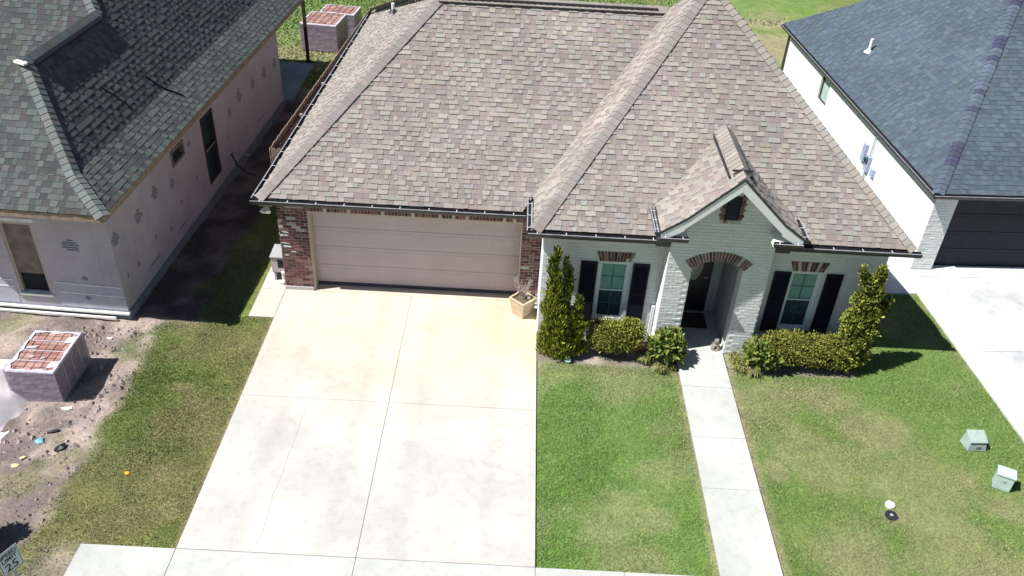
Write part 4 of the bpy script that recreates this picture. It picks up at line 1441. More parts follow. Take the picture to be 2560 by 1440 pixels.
# =====================================================================  WHITE HOUSE (right)
RA = math.radians(3.5)
RH = thing('white_house', 'white brick house with slate-blue shingle roof and dark garage door', 'house', (15.17, 2.39, 0), RA)
RM = Matrix.Translation((15.17, 2.39, 0)) @ Matrix.Rotation(RA, 4, 'Z')
RHI = [(0.105, 0.140, 0.190), (0.118, 0.155, 0.205), (0.098, 0.133, 0.180), (0.115, 0.158, 0.195)]
RLO = [(0.085, 0.112, 0.160), (0.094, 0.116, 0.168), (0.080, 0.110, 0.152), (0.098, 0.118, 0.160)]
e0, e1, e2, e3 = (-0.12, -0.17, 2.33), (13.5, -0.17, 2.33), (13.5, 12.75, 2.33), (-0.12, 12.75, 2.33)
q1, q2 = (4.52, 6.79, 6.506), (8.86, 6.79, 6.506)
rroof_b = MB()
RHI = calm(RHI, (0.110, 0.140, 0.180), 0.6, 0.76)
RLO = calm(RLO, (0.105, 0.135, 0.172), 0.6, 0.74)
RR = Roof(RHI, RLO, 0.143, (0.006, 0.014))
for i, p in enumerate(([e3, e0, q1], [e0, e1, q2, q1], [e1, e2, q2], [e2, e3, q1, q2])):
    if i < 2:
        RR.plane(p)
    n_ = pl_n(*p[:3])
    rroof_b.add([Vector(q) - n_ * 0.012 for q in p], [tuple(range(len(p)))])
rroof = rroof_b.build('roof', M['deck'], RH)
def rkey(c):
    o, ex, ey, n, u, v, w, h, th, col = c
    p = RM @ (o + ex * u + ey * v)
    d = p - CAM_LOC
    if p.x > 17.6 + 0.25 * max(0, p.y - 2):
        return 1.0
    return -w / d.length_squared * max(0.01, -d.normalized().dot(RM.to_3x3() @ n))
RR.finish(rroof, 300, rkey)
RCAP = [(0.085, 0.110, 0.145)] * 4 + [(0.095, 0.12, 0.165)] * 2 + [(0.055, 0.06, 0.105), (0.06, 0.065, 0.10)]
hip_caps(rroof, e0, q1, (-0.9, 0, 1), (0, -0.6, 1), RCAP, 0.14, 0.16)
fascia(RH, (-0.12, -0.17, 2.33), (13.5, -0.17, 2.33), (0, -1, 0), 0.15, 0.165)
fascia(RH, (-0.12, -0.145, 2.33), (-0.12, 12.75, 2.33), (-1, 0, 0), 0.15, 0.115)
gutter(RH, (-0.125, -0.17, 2.315), (-0.125, 12.75, 2.315), (-1, 0, 0), 0.10, 0.09, step=50, first=60)
gutter(RH, (-0.225, -0.175, 2.315), (13.5, -0.175, 2.315), (0, -1, 0), 0.10, 0.09, step=50, first=60)
rw = MB()
RO = (0.58, 5.40, -0.1, 2.12)
holed_wall(rw, 0.0, 13.0, -0.1, 2.24, 0.0, 0.22, [RO])
RW1 = (7.70, 8.49, 1.20, 2.03)
for (a, b, hs) in ((0.22, 7.70, None), (7.70, 8.49, RW1), (8.49, 12.0, None)):
    if hs:
        rw.box((0.0, a, -0.1), (0.2, b, hs[2])); rw.box((0.0, a, hs[3]), (0.2, b, 2.24))
    else:
        rw.box((0.0, a, -0.1), (0.2, b, 2.24))
rw.box((0.2, 11.8, -0.1), (13.0, 12.0, 2.24)); rw.box((12.8, 0.22, -0.1), (13.0, 11.8, 2.24))
rwall = rw.build('wall', M['white_brick2'], RH)
rcol = lambda: jit((0.74, 0.75, 0.73), 0.04)
rb_ = [160]
brick_field(rwall, (0.0, 0.0, 0.0), (1, 0, 0), 0.575, 2.14, proud=0.010, single='pb_o', stuff_mat='pb_a', colfn=rcol, budget=rb_)
brick_field(rwall, (0.58, 0.0, 2.125), (1, 0, 0), 5.5, 0.085, proud=0.008, stuff_mat='pb_a', colfn=rcol)
brick_field(rwall, (0.0, 12.0, 0.0), (0, -1, 0), 12.0, 2.2, proud=0.006, stuff_mat='pb_a', colfn=lambda: jit((0.80, 0.81, 0.80), 0.02),
            inside=lambda uc, zc, a, b, za, zb_: not (12 - 8.50 < b and a < 12 - 7.69 and zb_ > 1.19 and za < 2.04))
gd2 = MB().box((0.585, 0.22, 0.005), (5.395, 0.26, 2.115))
rgd = gd2.build('garage_door', M['dark_board'], RH)
for r in range(4):
    MB().box((0.60, 0.208, 0.02 + r * 0.525), (5.38, 0.218, 0.02 + r * 0.525 + 0.512)).build('door_section', M['dark_board'], rgd, bevel=0.004)
    for c in range(8):
        MB().box((0.66 + c * 0.59, 0.2045, 0.11 + r * .525), (0.66 + c * .59 + .50, 0.2075, 0.11 + r * .525 + .33)).build('panel', M['dark_board'], rgd, bevel=0.006)
rf = MB()
a, b, c_, d_ = RW1
rf.box((0.06, a, c_), (0.12, a + .05, d_)); rf.box((0.06, b - .05, c_), (0.12, b, d_)); rf.box((0.06, a + .05, d_ - .05), (0.12, b - .05, d_)); rf.box((0.06, a + .05, c_), (0.12, b - .05, c_ + .05))
rwin = rf.build('window', M['bronze'], RH)
MB().box((0.10, a + .05, c_ + .05), (0.11, b - .05, d_ - .05)).build('pane', M['glass_rh'], rwin)
MB().box((-0.09, 12.0, -0.1), (-0.02, 12.09, 2.3)).build('downspout', M['bronze'], RH)
vpp = MB().tube([(0.84, 7.5, 3.16), (0.84, 7.5, 3.60)], 0.05, n=10).build('vent_pipe', M['pvc'], RH)
MB().disc((0.82, 7.5, 3.17), 0.14, 0.10, 12, 0.06).build('vent_boot', M['pvc'], RH)
# utilities on its side wall
um = empty_part('electric_meter', RH)
MB().box((-0.11, 3.62, 0.95), (-0.008, 3.84, 1.42)).build('meter_box', M['blue_metal'], um)
MB().tube([(-0.11, 3.73, 1.30), (-0.17, 3.73, 1.30)], 0.085, n=14).build('meter_dial', M['glass_dark'], um)
MB().tube([(-0.06, 3.73, 1.43), (-0.06, 3.73, 2.2)], 0.02, n=8).build('riser_pipe', M['blue_metal'], um)
MB().tube([(-0.06, 3.76, 0.94), (-0.06, 3.76, 0.0)], 0.025, n=8).build('drop_pipe', M['blue_metal'], um)
MB().box((-0.10, 4.02, 1.10), (-0.008, 4.22, 1.62)).build('disconnect_box', M['blue_metal'], um)
MB().box((-0.09, 3.22, 0.98), (-0.008, 3.40, 1.20)).build('phone_box', M['blue_metal'], um)
# its driveway
def rslab(name, panels, mat):
    root = bpy.data.objects.new(name, None)
    COL.objects.link(root)
    root.location = (15.17, 2.39, 0); root.rotation_euler = (0, 0, RA)
    root['kind'] = 'structure'
    for (a, b, c, d) in panels:
        MB().box((a + .006, b + .006, -0.14), (c - .006, d - .006, 0.002 + random.uniform(0, .002))).build('slab', M[mat], root, bevel=0.006)
rslab('neighbour_driveway', [(-0.28, -3.4, 2.9, -0.35), (2.9, -3.4, 6.1, -0.35), (-0.28, -6.5, 2.9, -3.4), (2.9, -6.5, 6.1, -3.4), (-0.28, -9.8, 2.9, -6.5), (2.9, -9.8, 6.1, -6.5), (-0.28, -0.35, 6.1, -0.02), (0.59, -0.02, 5.39, 0.2), (-0.28, -0.02, -0.015, 1.6)], 'drive2')
rslab('side_path', [(-1.2, -1.13, -0.28, 1.6), (-1.2, 1.6, -0.02, 4.4)], 'drive2')

# =====================================================================  FENCE
FN = thing('wooden_fence', 'weathered brown picket privacy fence along the side of the brick house', 'fence', (-1.85, 3.75, 0))
fd_ = Vector((0.66, 12.2, 0.0))
fl_ = fd_.length
ft = fd_ / fl_
fo = Vector((ft.y, -ft.x, 0))
pk = MB()
pk.add([(0, 0, 0.02), (.135, 0, 0.02), (.135, .018, .02), (0, .018, .02), (0, 0, 1.76), (.135, 0, 1.76), (.135, .018, 1.76), (0, .018, 1.76), (.03, 0, 1.80), (.105, 0, 1.80), (.105, .018, 1.80), (.03, .018, 1.80)],
       [(0, 1, 5, 4), (1, 2, 6, 5), (2, 3, 7, 6), (3, 0, 4, 7), (4, 5, 9, 8), (5, 6, 10, 9), (6, 7, 11, 10), (7, 4, 8, 11), (8, 9, 10, 11)])
pkm = pk.mesh('picket', M['picket'])
def fence_run(p0, t, L, o):
    k = 0
    s = 0.0
    while s < L:
        lean = random.uniform(-.006, .006)
        ez = Vector((t.x * lean, t.y * lean, 1)).normalized()
        inst('picket', pkm, FN, basis(t, Vector((-t.y, t.x, 0)), ez, p0 + t * s + o * random.uniform(-.004, .004) + Vector((0, 0, random.uniform(-.015, .01)))))
        s += 0.142
    for z in (0.35, 0.95, 1.55):
        MB().obox(p0 + t * L / 2 + o * 0.040 + Vector((0, 0, z)), t * (L / 2), o * 0.02, (0, 0, 0.045)).build('rail', M['picket'], FN)
    s = 0.1
    while s < L:
        MB().obox(p0 + t * s + o * 0.105 + Vector((0, 0, 0.85)), t * 0.045, o * 0.045, (0, 0, 0.85)).build('fence_post', M['picket'], FN)
        s += 2.4
fence_run(Vector((0, 0, 0)), ft, fl_, fo)
fence_run(Vector((0.03, 0.0, 0)), Vector((1, 0, 0)), 1.12, Vector((0, 1, 0)))
t2 = Vector((0.75, 1.15, 0)).normalized()
fence_run(ft * (fl_ + 0.05), t2, 9.0, Vector((t2.y, -t2.x, 0)))

# =====================================================================  BRICK STACKS
def pallet(label, loc, w, d, rz, group=None):
    p = thing('pallet', label, 'pallet', loc, rz, group)
    for k in range(7):
        a = k * d / 7
        MB().box((0.0, a + .01, 0.09), (w, a + d / 7 - .02, 0.11)).build('board', M['rawwood'], p)
    for k in range(3):
        a = k * (w - 0.09) / 2
        MB().box((a, 0.01, 0.012), (a + .09, d - .01, 0.088)).build('stringer', M['rawwood'], p)
    return p
STK = [(0.34, 0.19, 0.165), (0.30, 0.155, 0.14), (0.37, 0.22, 0.19), (0.29, 0.17, 0.155), (0.36, 0.235, 0.21)]
def brick_stack(label, loc, rz, w, d, h, nx, ny, nz, gapx=0.012, wrap=True, ties=3, group='wrapped brick stacks'):
    s = thing('brick_stack', label, 'brick stack', loc, rz, group)
    bw, bd, bh = w / nx, d / ny, h / nz
    me = MB().box((0.005, 0.004, 0.003), (bw - gapx, bd - gapx * .8, bh - 0.004)).mesh('brick', M['br_o'])
    rest = MB()
    for i in range(nx):
        for j in range(ny):
            for k in range(nz):
                if k == nz - 1 or j == 0 or i == nx - 1 or i == 0:
                    o = inst('brick', me, s, Matrix.Translation((i * bw + random.uniform(-.004, .004), j * bd + random.uniform(-.004, .004), 0.112 + k * bh + (random.uniform(0, .006) if k == nz - 1 else 0))), jit(random.choice(STK), .15))
    MB().box((0.03, 0.03, 0.112), (w - .03, d - .03, 0.112 + h - bh * .9)).build('inner_bricks', M['deck'], s)
    if wrap:
        f = MB()
        zt = 0.112 + h
        e = 0.022
        def sheet(p, q, r_, t_, n=10):
            P, Q, Rr, T = map(Vector, (p, q, r_, t_))
            vs, fs = [], []
            nn = (Q - P).cross(T - P).normalized()
            for a in range(n + 1):
                for b in range(n + 1):
                    u, v = a / n, b / n
                    pt = P * (1 - u) * (1 - v) + Q * u * (1 - v) + Rr * u * v + T * (1 - u) * v
                    vs.append(pt + nn * 0.004 * math.sin(7 * v * 3 + u * 4 + random.uniform(-1, 1)))
            for a in range(n):
                for b in range(n):
                    fs.append((a * (n + 1) + b, (a + 1) * (n + 1) + b, (a + 1) * (n + 1) + b + 1, a * (n + 1) + b + 1))
            f.add(vs, fs)
        sheet((-e, -e, .03), (w + e, -e, .03), (w + e, -e, zt), (-e, -e, zt))
        sheet((w + e, -e, .03), (w + e, d + e, .03), (w + e, d + e, zt), (w + e, -e, zt))
        sheet((w + e, d + e, .03), (-e, d + e, .03), (-e, d + e, zt), (w + e, d + e, zt))
        sheet((-e, d + e, .03), (-e, -e, .03), (-e, -e, zt), (-e, d + e, zt))
        wr = f.build('plastic_wrap', M['film'], s, False)
        rim = MB()
        rr = random.Random(int(w * 1000))
        def frill(p, q, inn):
            P, Q, I = Vector(p), Vector(q), Vector(inn)
            n = 14
            vs, fs = [], []
            for k in range(n + 1):
                c = P.lerp(Q, k / n) + Vector((0, 0, rr.uniform(.0, .012)))
                vs += [c - I * 0.02 - Vector((0, 0, .03)), c + Vector((0, 0, .012)), c + I * rr.uniform(.02, .09) + Vector((0, 0, .012))]
            for k in range(n):
                for a in range(2):
                    fs.append((k * 3 + a, k * 3 + 3 + a, k * 3 + 4 + a, k * 3 + 1 + a))
            rim.add(vs, fs)
        frill((0, 0, zt), (w, 0, zt), (0, 1, 0)); frill((0, d, zt), (w, d, zt), (0, -1, 0)); frill((w, 0, zt), (w, d, zt), (-1, 0, 0)); frill((0, 0, zt), (0, d, zt), (1, 0, 0))
        for (a, b, c2, d2) in ((.80, .10, .98, .24), (.80, .72, 1.0, .88), (.55, .3, .62, .34), (.3, .32, .38, .36), (.1, .55, .3, .6)):
            if w < 1.2:
                rim.obox(((a + c2) / 2 * w, (b + d2) / 2 * d, zt + .014), ((c2 - a) / 2 * w, .02, 0), (0.01, (d2 - b) / 2 * d, 0), (0, 0, .006))
        rim.build('wrap_edge', M['film_edge'], s)
    for k in range(ties):
        y = d * (k + 1) / (ties + 1)
        t_ = MB()
        t_.box((-.012, y - .008, 0.112 + h + .010), (w + .012, y + .008, 0.112 + h + .013))
        t_.box((w + .026, y - .008, 0.1), (w + .029, y + .008, 0.112 + h + .010))
        t_.build('strap', M['film_edge'], s)
    return s
pallet('wooden pallet under the brick stack on the bare dirt', (-5.06, -4.22, -0.03), 0.95, 1.24, 0.0)
brick_stack('plastic-wrapped brick stack on the bare dirt beside the unfinished house', (-5.05, -4.22, -0.03), 0.0, 0.95, 1.24, 0.66, 6, 9, 7)
pallet('wooden pallet under the nearer brick stack behind the house', (-3.98, 16.05, -0.03), 1.45, 1.5, -0.09, 'pallets behind the houses')
brick_stack('nearer of the two brick stacks on the rear grass', (-3.97, 16.05, -0.03), -0.09, 1.42, 1.5, 0.95, 6, 7, 8, 0.03, ties=1)
pallet('wooden pallet under the farther brick stack behind the house', (-3.7, 18.1, -0.03), 1.5, 1.1, -0.09, 'pallets behind the houses')
brick_stack('farther brick stack on the rear grass, behind another stack', (-3.68, 18.12, -0.03), -0.09, 1.45, 1.05, 0.75, 6, 5, 7, 0.03, wrap=True, ties=0)

# =====================================================================  SMALL THINGS
# planter with dead plant
PL = thing('planter', 'square tan planter set cornerwise against the right garage pier', 'planter', (4.985, -0.47, 0.0), math.radians(-42))
def taper(m, w0, w1, z0, z1):
    a, b = w0 / 2, w1 / 2
    m.add([(-a, -a, z0), (a, -a, z0), (a, a, z0), (-a, a, z0), (-b, -b, z1), (b, -b, z1), (b, b, z1), (-b, b, z1)],
          [(0, 3, 2, 1), (0, 1, 5, 4), (1, 2, 6, 5), (2, 3, 7, 6), (3, 0, 4, 7)])
m = MB()
taper(m, 0.34, 0.44, 0.0, 0.43)
for (x0_, x1_, y0_, y1_) in ((-.235, .235, -.235, -.19), (-.235, .235, .19, .235), (-.235, -.19, -.19, .19), (.19, .235, -.19, .19)):
    m.box((x0_, y0_, 0.41), (x1_, y1_, 0.455))
m.build('pot', M['planter'], PL, bevel=0.006)
MB().box((-.19, -.19, 0.36), (.19, .19, 0.405)).build('soil', M['soil'], PL)
DP = thing('dead_plant', 'dead grey twiggy plant standing in the tan planter', 'plant', (4.985, -0.47, 0.40))
tw = MB()
rr = random.Random(5)
for k in range(34):
    a = rr.uniform(0, 6.28)
    l = rr.uniform(.25, .62)
    tip = Vector((math.cos(a) * l * rr.uniform(.2, .6) - .05, math.sin(a) * l * rr.uniform(.2, .5) + .05, l))
    mid = tip * .5 + Vector((rr.uniform(-.03, .03), rr.uniform(-.03, .03), .03))
    tw.tube([(0, .03, 0), mid, tip], 0.006, 0.002, 4)
    for j in range(4):
        q = mid.lerp(tip, rr.random())
        tw.tube([q, q + Vector((rr.uniform(-.1, .1), rr.uniform(-.1, .1), rr.uniform(.02, .12)))], .003, .001, 3)
tw.build('twigs', M['twig'], DP)
lm = MB()
for k in range(5):
    lm.obox((rr.uniform(-.02, .14), rr.uniform(0, .14), rr.uniform(.02, .07)), (.035, .01, 0), (-.01, .03, .01), (0, 0, .025))
lm.build('dry_leaves', M['jamb'], DP)
# cabinet by the garage pier
ub = thing('utility_cabinet', 'grey utility cabinet beside the left garage pier', 'cabinet', (-0.95, 0.33, 0.0))
m = MB()
m.box((-0.11, -0.04, 0.25), (0.22, 0.42, 0.68)); m.prism([(-0.13, -0.07, 0.68), (0.24, -0.07, 0.68), (0.24, 0.45, 0.72), (-0.13, 0.45, 0.72)], (0, 0, 0.025))
m.build('housing', M['grey_metal'], ub)
MB().box((-0.08, -0.047, 0.28), (0.21, -0.041, 0.64)).build('front_panel', M['taupe'], ub)
MB().box((0.04, -0.052, 0.40), (0.19, -0.0475, 0.62)).build('dark_opening', M['dark_room'], ub)
MB().box((-0.09, 0.0, 0.0), (-0.04, 0.40, 0.248)).box((0.14, 0.0, 0.0), (0.20, 0.40, 0.248)).build('leg', M['grey_metal'], ub)
# lawn utility boxes
b1_ = thing('utility_box', 'faded green utility pedestal with sloping lid, the farther of two on the lawn', 'utility box', (14.16, -4.08, -0.03), math.radians(3))
m = MB()
m.add([(-.22, -.17, 0), (.22, -.17, 0), (.24, .17, 0), (-.24, .17, 0), (-.19, -.13, .22), (.19, -.13, .22), (.20, .15, .34), (-.20, .15, .34)],
      [(0, 1, 5, 4), (1, 2, 6, 5), (2, 3, 7, 6), (3, 0, 4, 7)])
m.build('body', M['green_box2'], b1_)
MB().prism([(-.205, -.15, .222), (.205, -.15, .222), (.215, .165, .342), (-.215, .165, .342)], (0, 0, .03)).build('lid', M['green_box2'], b1_, bevel=.006)
b1_.scale = (.86, .86, .86)
b2_ = thing('utility_box', 'pale mint utility box, the nearer of two on the lawn', 'utility box', (14.25, -5.12, -0.03), math.radians(-25))
MB().box((-.15, -.12, 0), (.15, .12, .335)).build('body', M['green_box'], b2_, bevel=.004)
MB().box((-.165, -.135, .336), (.165, .135, .375)).build('lid', M['green_box'], b2_, bevel=.006)
MB().box((-.05, -.17, .09), (.05, -.155, .16)).build('latch', M['grey_metal'], b1_)
MB().box((-.03, -.128, .20), (.03, -.1205, .25)).build('latch', M['grey_metal'], b2_)
MB().box((-.14, -.124, .05), (.14, -.1205, .058)).build('panel_seam', M['green_box2'], b2_)
for (x, y, mt, lab, hh) in ((11.91, -5.76, 'pvc', 'white round cleanout cap in the lawn', .05), (11.86, -6.0, 'scrap_black', 'black round valve cover in the lawn beside a white cap', .025)):
    t_ = thing('cleanout_cap', lab, 'cleanout cap', (x, y, -0.045))
    MB().disc((0, 0, 0), .085 if mt == 'pvc' else .115, hh, 20).build('rim', M[mt], t_)
    MB().disc((0, 0, hh), .03, .012, 12).build('hub', M['grey_metal'] if mt != 'pvc' else M['pvc'], t_)
# speed sign
SG = thing('speed_sign', 'white sign reading SPEED LIMIT 25 on a metal post by the pavement', 'sign', (-2.085, -9.235, -0.05))
d_ = Vector((0.10, 0.20, 0)).normalized()
nrm = Vector((d_.y, -d_.x, 0))
zt, zl = 2.05, 1.62
sgm = Matrix(((d_.x, 0, nrm.x, 0), (d_.y, 0, nrm.y, 0), (0, 1, 0, (zt + zl) / 2), (0, 0, 0, 1)))
m = MB().box((-.155, -.215, 0), (.155, .215, .004))
sp = m.build('panel', M['sign_white'], SG)
sp.matrix_local = sgm
bo = MB()
for (a, b, c, d) in ((-.145, .20, .145, .206), (-.145, -.206, .145, -.20), (-.145, -.20, -.139, .20), (.139, -.20, .145, .20)):
    bo.box((a, b, .0045), (c, d, .006))
x_ = bo.build('border', M['sign_ink'], sp)
for txt, y, size in (('SPEED', .105, .095), ('LIMIT', .015, .095), ('25', -.165, .20)):
    cu = bpy.data.curves.new('lettering', 'FONT')
    cu.body = txt; cu.size = size; cu.align_x = 'CENTER'; cu.extrude = .001; cu.offset = .003
    to = bpy.data.objects.new('lettering', cu)
    COL.objects.link(to)
    bpy.context.view_layer.update()
    dg = bpy.context.evaluated_depsgraph_get()
    me = bpy.data.meshes.new_from_object(to.evaluated_get(dg))
    bpy.data.objects.remove(to)
    me.name = 'lettering'
    me.materials.clear(); me.materials.append(M['sign_ink'])
    lo = bpy.data.objects.new('lettering', me)
    COL.objects.link(lo)
    lo.parent = sp
    lo.location = (0, y, .006)
pst = MB().obox(nrm * -0.012 + Vector((0, 0, 0.95)), d_ * .028, nrm * .010, (0, 0, .95)).build('post', M['grey_metal'], SG)

# sand heap at the left edge
def heap(name, mat, label, cat, cx, cy, rx, ry, h, seedv, n=36):
    m = MB()
    vs, fs = [], []
    ny = n
    for j in range(ny + 1):
        for i in range(n + 1):
            u, v = -1 + 2 * i / n, -1 + 2 * j / ny
            r_ = math.hypot(u, v)
            a = np.array([cx + u * rx]); b = np.array([cy + v * ry])
            z = h * max(0, 1 - r_ ** 1.6) * (0.7 + 0.6 * float(fbm(a, b, .5, seedv)[0])) - 0.03
            vs.append((u * rx, v * ry, z))
    for j in range(ny):
        for i in range(n):
            fs.append((j * (n + 1) + i, j * (n + 1) + i + 1, (j + 1) * (n + 1) + i + 1, (j + 1) * (n + 1) + i))
    m.add(vs, fs)
    o = m.build(name, M[mat], None, False)
    o.location = (cx, cy, -0.03)
    for p in o.data.polygons:
        p.use_smooth = True
    tag(o, label, cat)
    return o
heap('sand_heap', 'sand', 'heap of pale pinkish sand at the left edge, next to the wrapped bricks', 'sand heap', -5.75, -4.35, 0.98, 1.35, 0.66, 31)

# litter
def scrap(name, mat, x, y, w, d, lab, cat='scrap', h=.03, rz=0.0, grp=None):
    m = MB()
    rr = random.Random(int(x * 100))
    n = 7
    vs = [(0, 0, h)]
    for k in range(n):
        a = 6.283 * k / n
        vs.append((math.cos(a) * w * rr.uniform(.6, 1), math.sin(a) * d * rr.uniform(.6, 1), rr.uniform(0.004, h * .7)))
    m.add(vs + [(vx, vy, -.01) for vx, vy, vz in vs[1:]], [(0, 1 + k, 1 + (k + 1) % n) for k in range(n)] + [(1 + k, n + 1 + k, n + 1 + (k + 1) % n, 1 + (k + 1) % n) for k in range(n)])
    o = m.build(name, M[mat])
    o.location = (x, y, -.025)
    o.rotation_euler = (0, 0, rz)
    tag(o, lab, cat, grp)
scrap('plastic_bag', 'scrap_blue', -4.06, -5.30, .11, .10, 'small bright blue plastic bag on the bare dirt', 'bag', .06, .5)
scrap('rag', 'scrap_black', -3.60, -5.42, .09, .17, 'crumpled black rag on the dirt, right of the blue bag', 'rag', .05, -.5)
scrap('rag', 'scrap_black', -3.93, -5.03, .17, .05, 'long black rag on the dirt just behind the blue bag', 'rag', .05, .4)
scrap('paper_scrap', 'scrap_yellow', -4.21, -5.93, .09, .06, 'larger pale yellow scrap on the dirt, nearer the camera', 'scrap', .03, .2)
scrap('paper_scrap', 'scrap_yellow', -4.17, -5.72, .075, .04, 'smaller pale yellow scrap on the dirt, close to a larger one', 'scrap', .02, .5)
scrap('fallen_leaf', 'scrap_orange', -2.14, -5.96, .055, .045, 'small orange leaf lying on the grass left of the driveway', 'leaf', .02)
scrap('paper_scrap', 'scrap_white', -3.95, -4.40, .14, .05, 'white scrap at the near corner of the wrapped brick stack', 'scrap', .04, .1)
scrap('paper_scrap', 'scrap_white', -4.02, -2.18, .08, .04, 'white scrap on the dirt by the corner of the unfinished house', 'scrap', .03)
cl_ = MB()
for k in range(620):                             # clods and pebbles on the bare dirt
    x, y = random.uniform(-5.6, -2.9), random.uniform(-7.9, -1.75)
    if (-5.1 < x < -4.05 and -4.3 < y < -2.9) or float(cover([x], [y])[0][0]) < .5:
        continue
    r_ = random.choice((.015, .022, .03, .045, .06))
    col = jit(random.choice(((.30, .25, .235), (.20, .165, .155), (.40, .34, .32), (.34, .28, .265))), .2)
    vs = [(x + r_ * random.uniform(.6, 1.2) * math.cos(a), y + r_ * random.uniform(.6, 1.2) * math.sin(a), -.055) for a in (0, 1.26, 2.5, 3.77, 5.0)]
    cl_.add(vs + [(x + random.uniform(-.4, .4) * r_, y + random.uniform(-.4, .4) * r_, -.03 + r_ * random.uniform(.5, .9))], [(i, (i + 1) % 5, 5) for i in range(5)], col)
co_ = cl_.build('dirt_clods', M['br_a'])
tag(co_, 'clods and pebbles scattered over the bare dirt', 'clods', kind='stuff')

rk_ = MB()
for k in range(380):                             # stones along the edge of the graded back field
    x = random.uniform(11.5, 19.5)
    y = 23.0 - 0.04 * (x - 14) + random.gauss(0, .35)
    r_ = random.uniform(.02, .08)
    col = jit(random.choice(((.24, .24, .16), (.19, .19, .12), (.32, .31, .24), (.14, .14, .09))), .2)
    base = [(x + r_ * random.uniform(.7, 1.2) * math.cos(a), y + r_ * random.uniform(.7, 1.2) * math.sin(a), -.06) for a in (0, 1.05, 2.1, 3.14, 4.2, 5.2)]
    tp = [(x + (px - x) * .55, y + (py - y) * .55, -.045 + r_ * random.uniform(.5, .9)) for px, py, pz in base]
    rk_.add(base + tp, [tuple(range(6, 12))] + [(i, (i + 1) % 6, 6 + (i + 1) % 6, 6 + i) for i in range(6)], col)
ro_ = rk_.build('field_stones', M['br_a'])
tag(ro_, 'pale stones and clods along the edge of the field behind the houses', 'stones', kind='stuff')

# statue, mat, bird bath lid
ST = thing('garden_statue', 'small carved seated animal statue at the right side of the porch entry', 'statue', (9.385, -1.40, -0.004))
bm_ = bpy.data.meshes.new('figure')
vv = [(0, 0, .05), (0, .0, .13), (0, -.02, .20), (0, -.055, .265), (0, -.11, .255), (-.05, -.06, .10), (-.055, -.09, .02), (.05, -.06, .10), (.055, -.09, .02), (-.075, .0, .05), (-.085, -.08, .03), (.075, 0, .05), (.085, -.08, .03), (-.04, -.04, .30), (.04, -.04, .30)]
ee = [(0, 1), (1, 2), (2, 3), (3, 4), (1, 5), (5, 6), (1, 7), (7, 8), (0, 9), (9, 10), (0, 11), (11, 12), (3, 13), (3, 14)]
bm_.from_pydata(vv, ee, [])
so = bpy.data.objects.new('figure', bm_)
COL.objects.link(so)
so.parent = ST
sk = so.modifiers.new('skin', 'SKIN')
rad = [.075, .07, .05, .052, .03, .03, .025, .03, .025, .045, .028, .045, .028, .015, .015]
for i, r_ in enumerate(rad):
    bm_.skin_vertices[0].data[i].radius = (r_, r_)
bm_.skin_vertices[0].data[0].use_root = True
ss = so.modifiers.new('sub', 'SUBSURF'); ss.levels = 1; ss.render_levels = 2
bm_.materials.append(M['statue'])
MB().disc((0, -.03, 0), .10, .03, 14).build('plinth', M['statue'], ST)
DM = thing('door_mat', 'dark brown patterned door mat inside the porch', 'door mat', (8.99, -0.40, 0.0))
MB().box((-.33, -.29, -.003), (.33, .29, .014)).build('mat_base', M['mat'], DM)
pt = MB()
for k in range(6):
    for j in range(4):
        x, y = -.25 + k * .1, -.2 + j * .13
        pt.add([(x - .03, y, .0155), (x, y - .035, .0155), (x + .03, y, .0155), (x, y + .035, .0155)], [(0, 1, 2, 3)])
pt.build('mat_pattern', M['mat2'], DM, False)
bl_ = thing('plant_saucer', 'small pale blue-green saucer at the foot of the tall left conifer', 'saucer', (6.02, -2.12, -0.02))
MB().disc((0, 0, 0), .07, .05, 16, .09).build('dish', M['green_box'], bl_)
gi = thing('gas_spigot', 'white spigot cap low on the corner right of the planter', 'spigot', (5.315, -0.62, 0.30))
MB().tube([(0.02, 0, 0), (-.05, 0, 0)], .028, n=10).build('cap', M['pvc'], gi)

# =====================================================================  PLANTS
def leaf_cards(n, vol, size, pal, upright=0.0, asp=1.6, jitter=.18, droop=0.0):
    """n small folded leaves; vol(rng) -> (points, outward directions)"""
    P, O = vol(n)
    n = len(P)
    d = rng.normal(size=(n, 3))
    d[:, 2] += upright * 2.0
    d += O * 0.9
    d[:, 2] -= droop
    d /= np.linalg.norm(d, axis=1)[:, None]
    s = np.cross(d, rng.normal(size=(n, 3)))
    s /= np.linalg.norm(s, axis=1)[:, None] + 1e-9
    nn = np.cross(d, s)
    sz = size * rng.uniform(.6, 1.35, n)[:, None]
    a = P
    b = P + d * sz * asp * .5 + s * sz * .5 + nn * sz * .12
    c = P + d * sz * asp
    e = P + d * sz * asp * .5 - s * sz * .5 + nn * sz * .12
    V = np.stack([a, b, c, e], 1).reshape(-1, 3)
    F = np.arange(4 * n).reshape(n, 4)
    pal = np.array(pal)
    C = pal[rng.integers(0, len(pal), n)] * rng.uniform(1 - jitter, 1 + jitter, n)[:, None]
    return V, F, np.repeat(C, 4, 0)

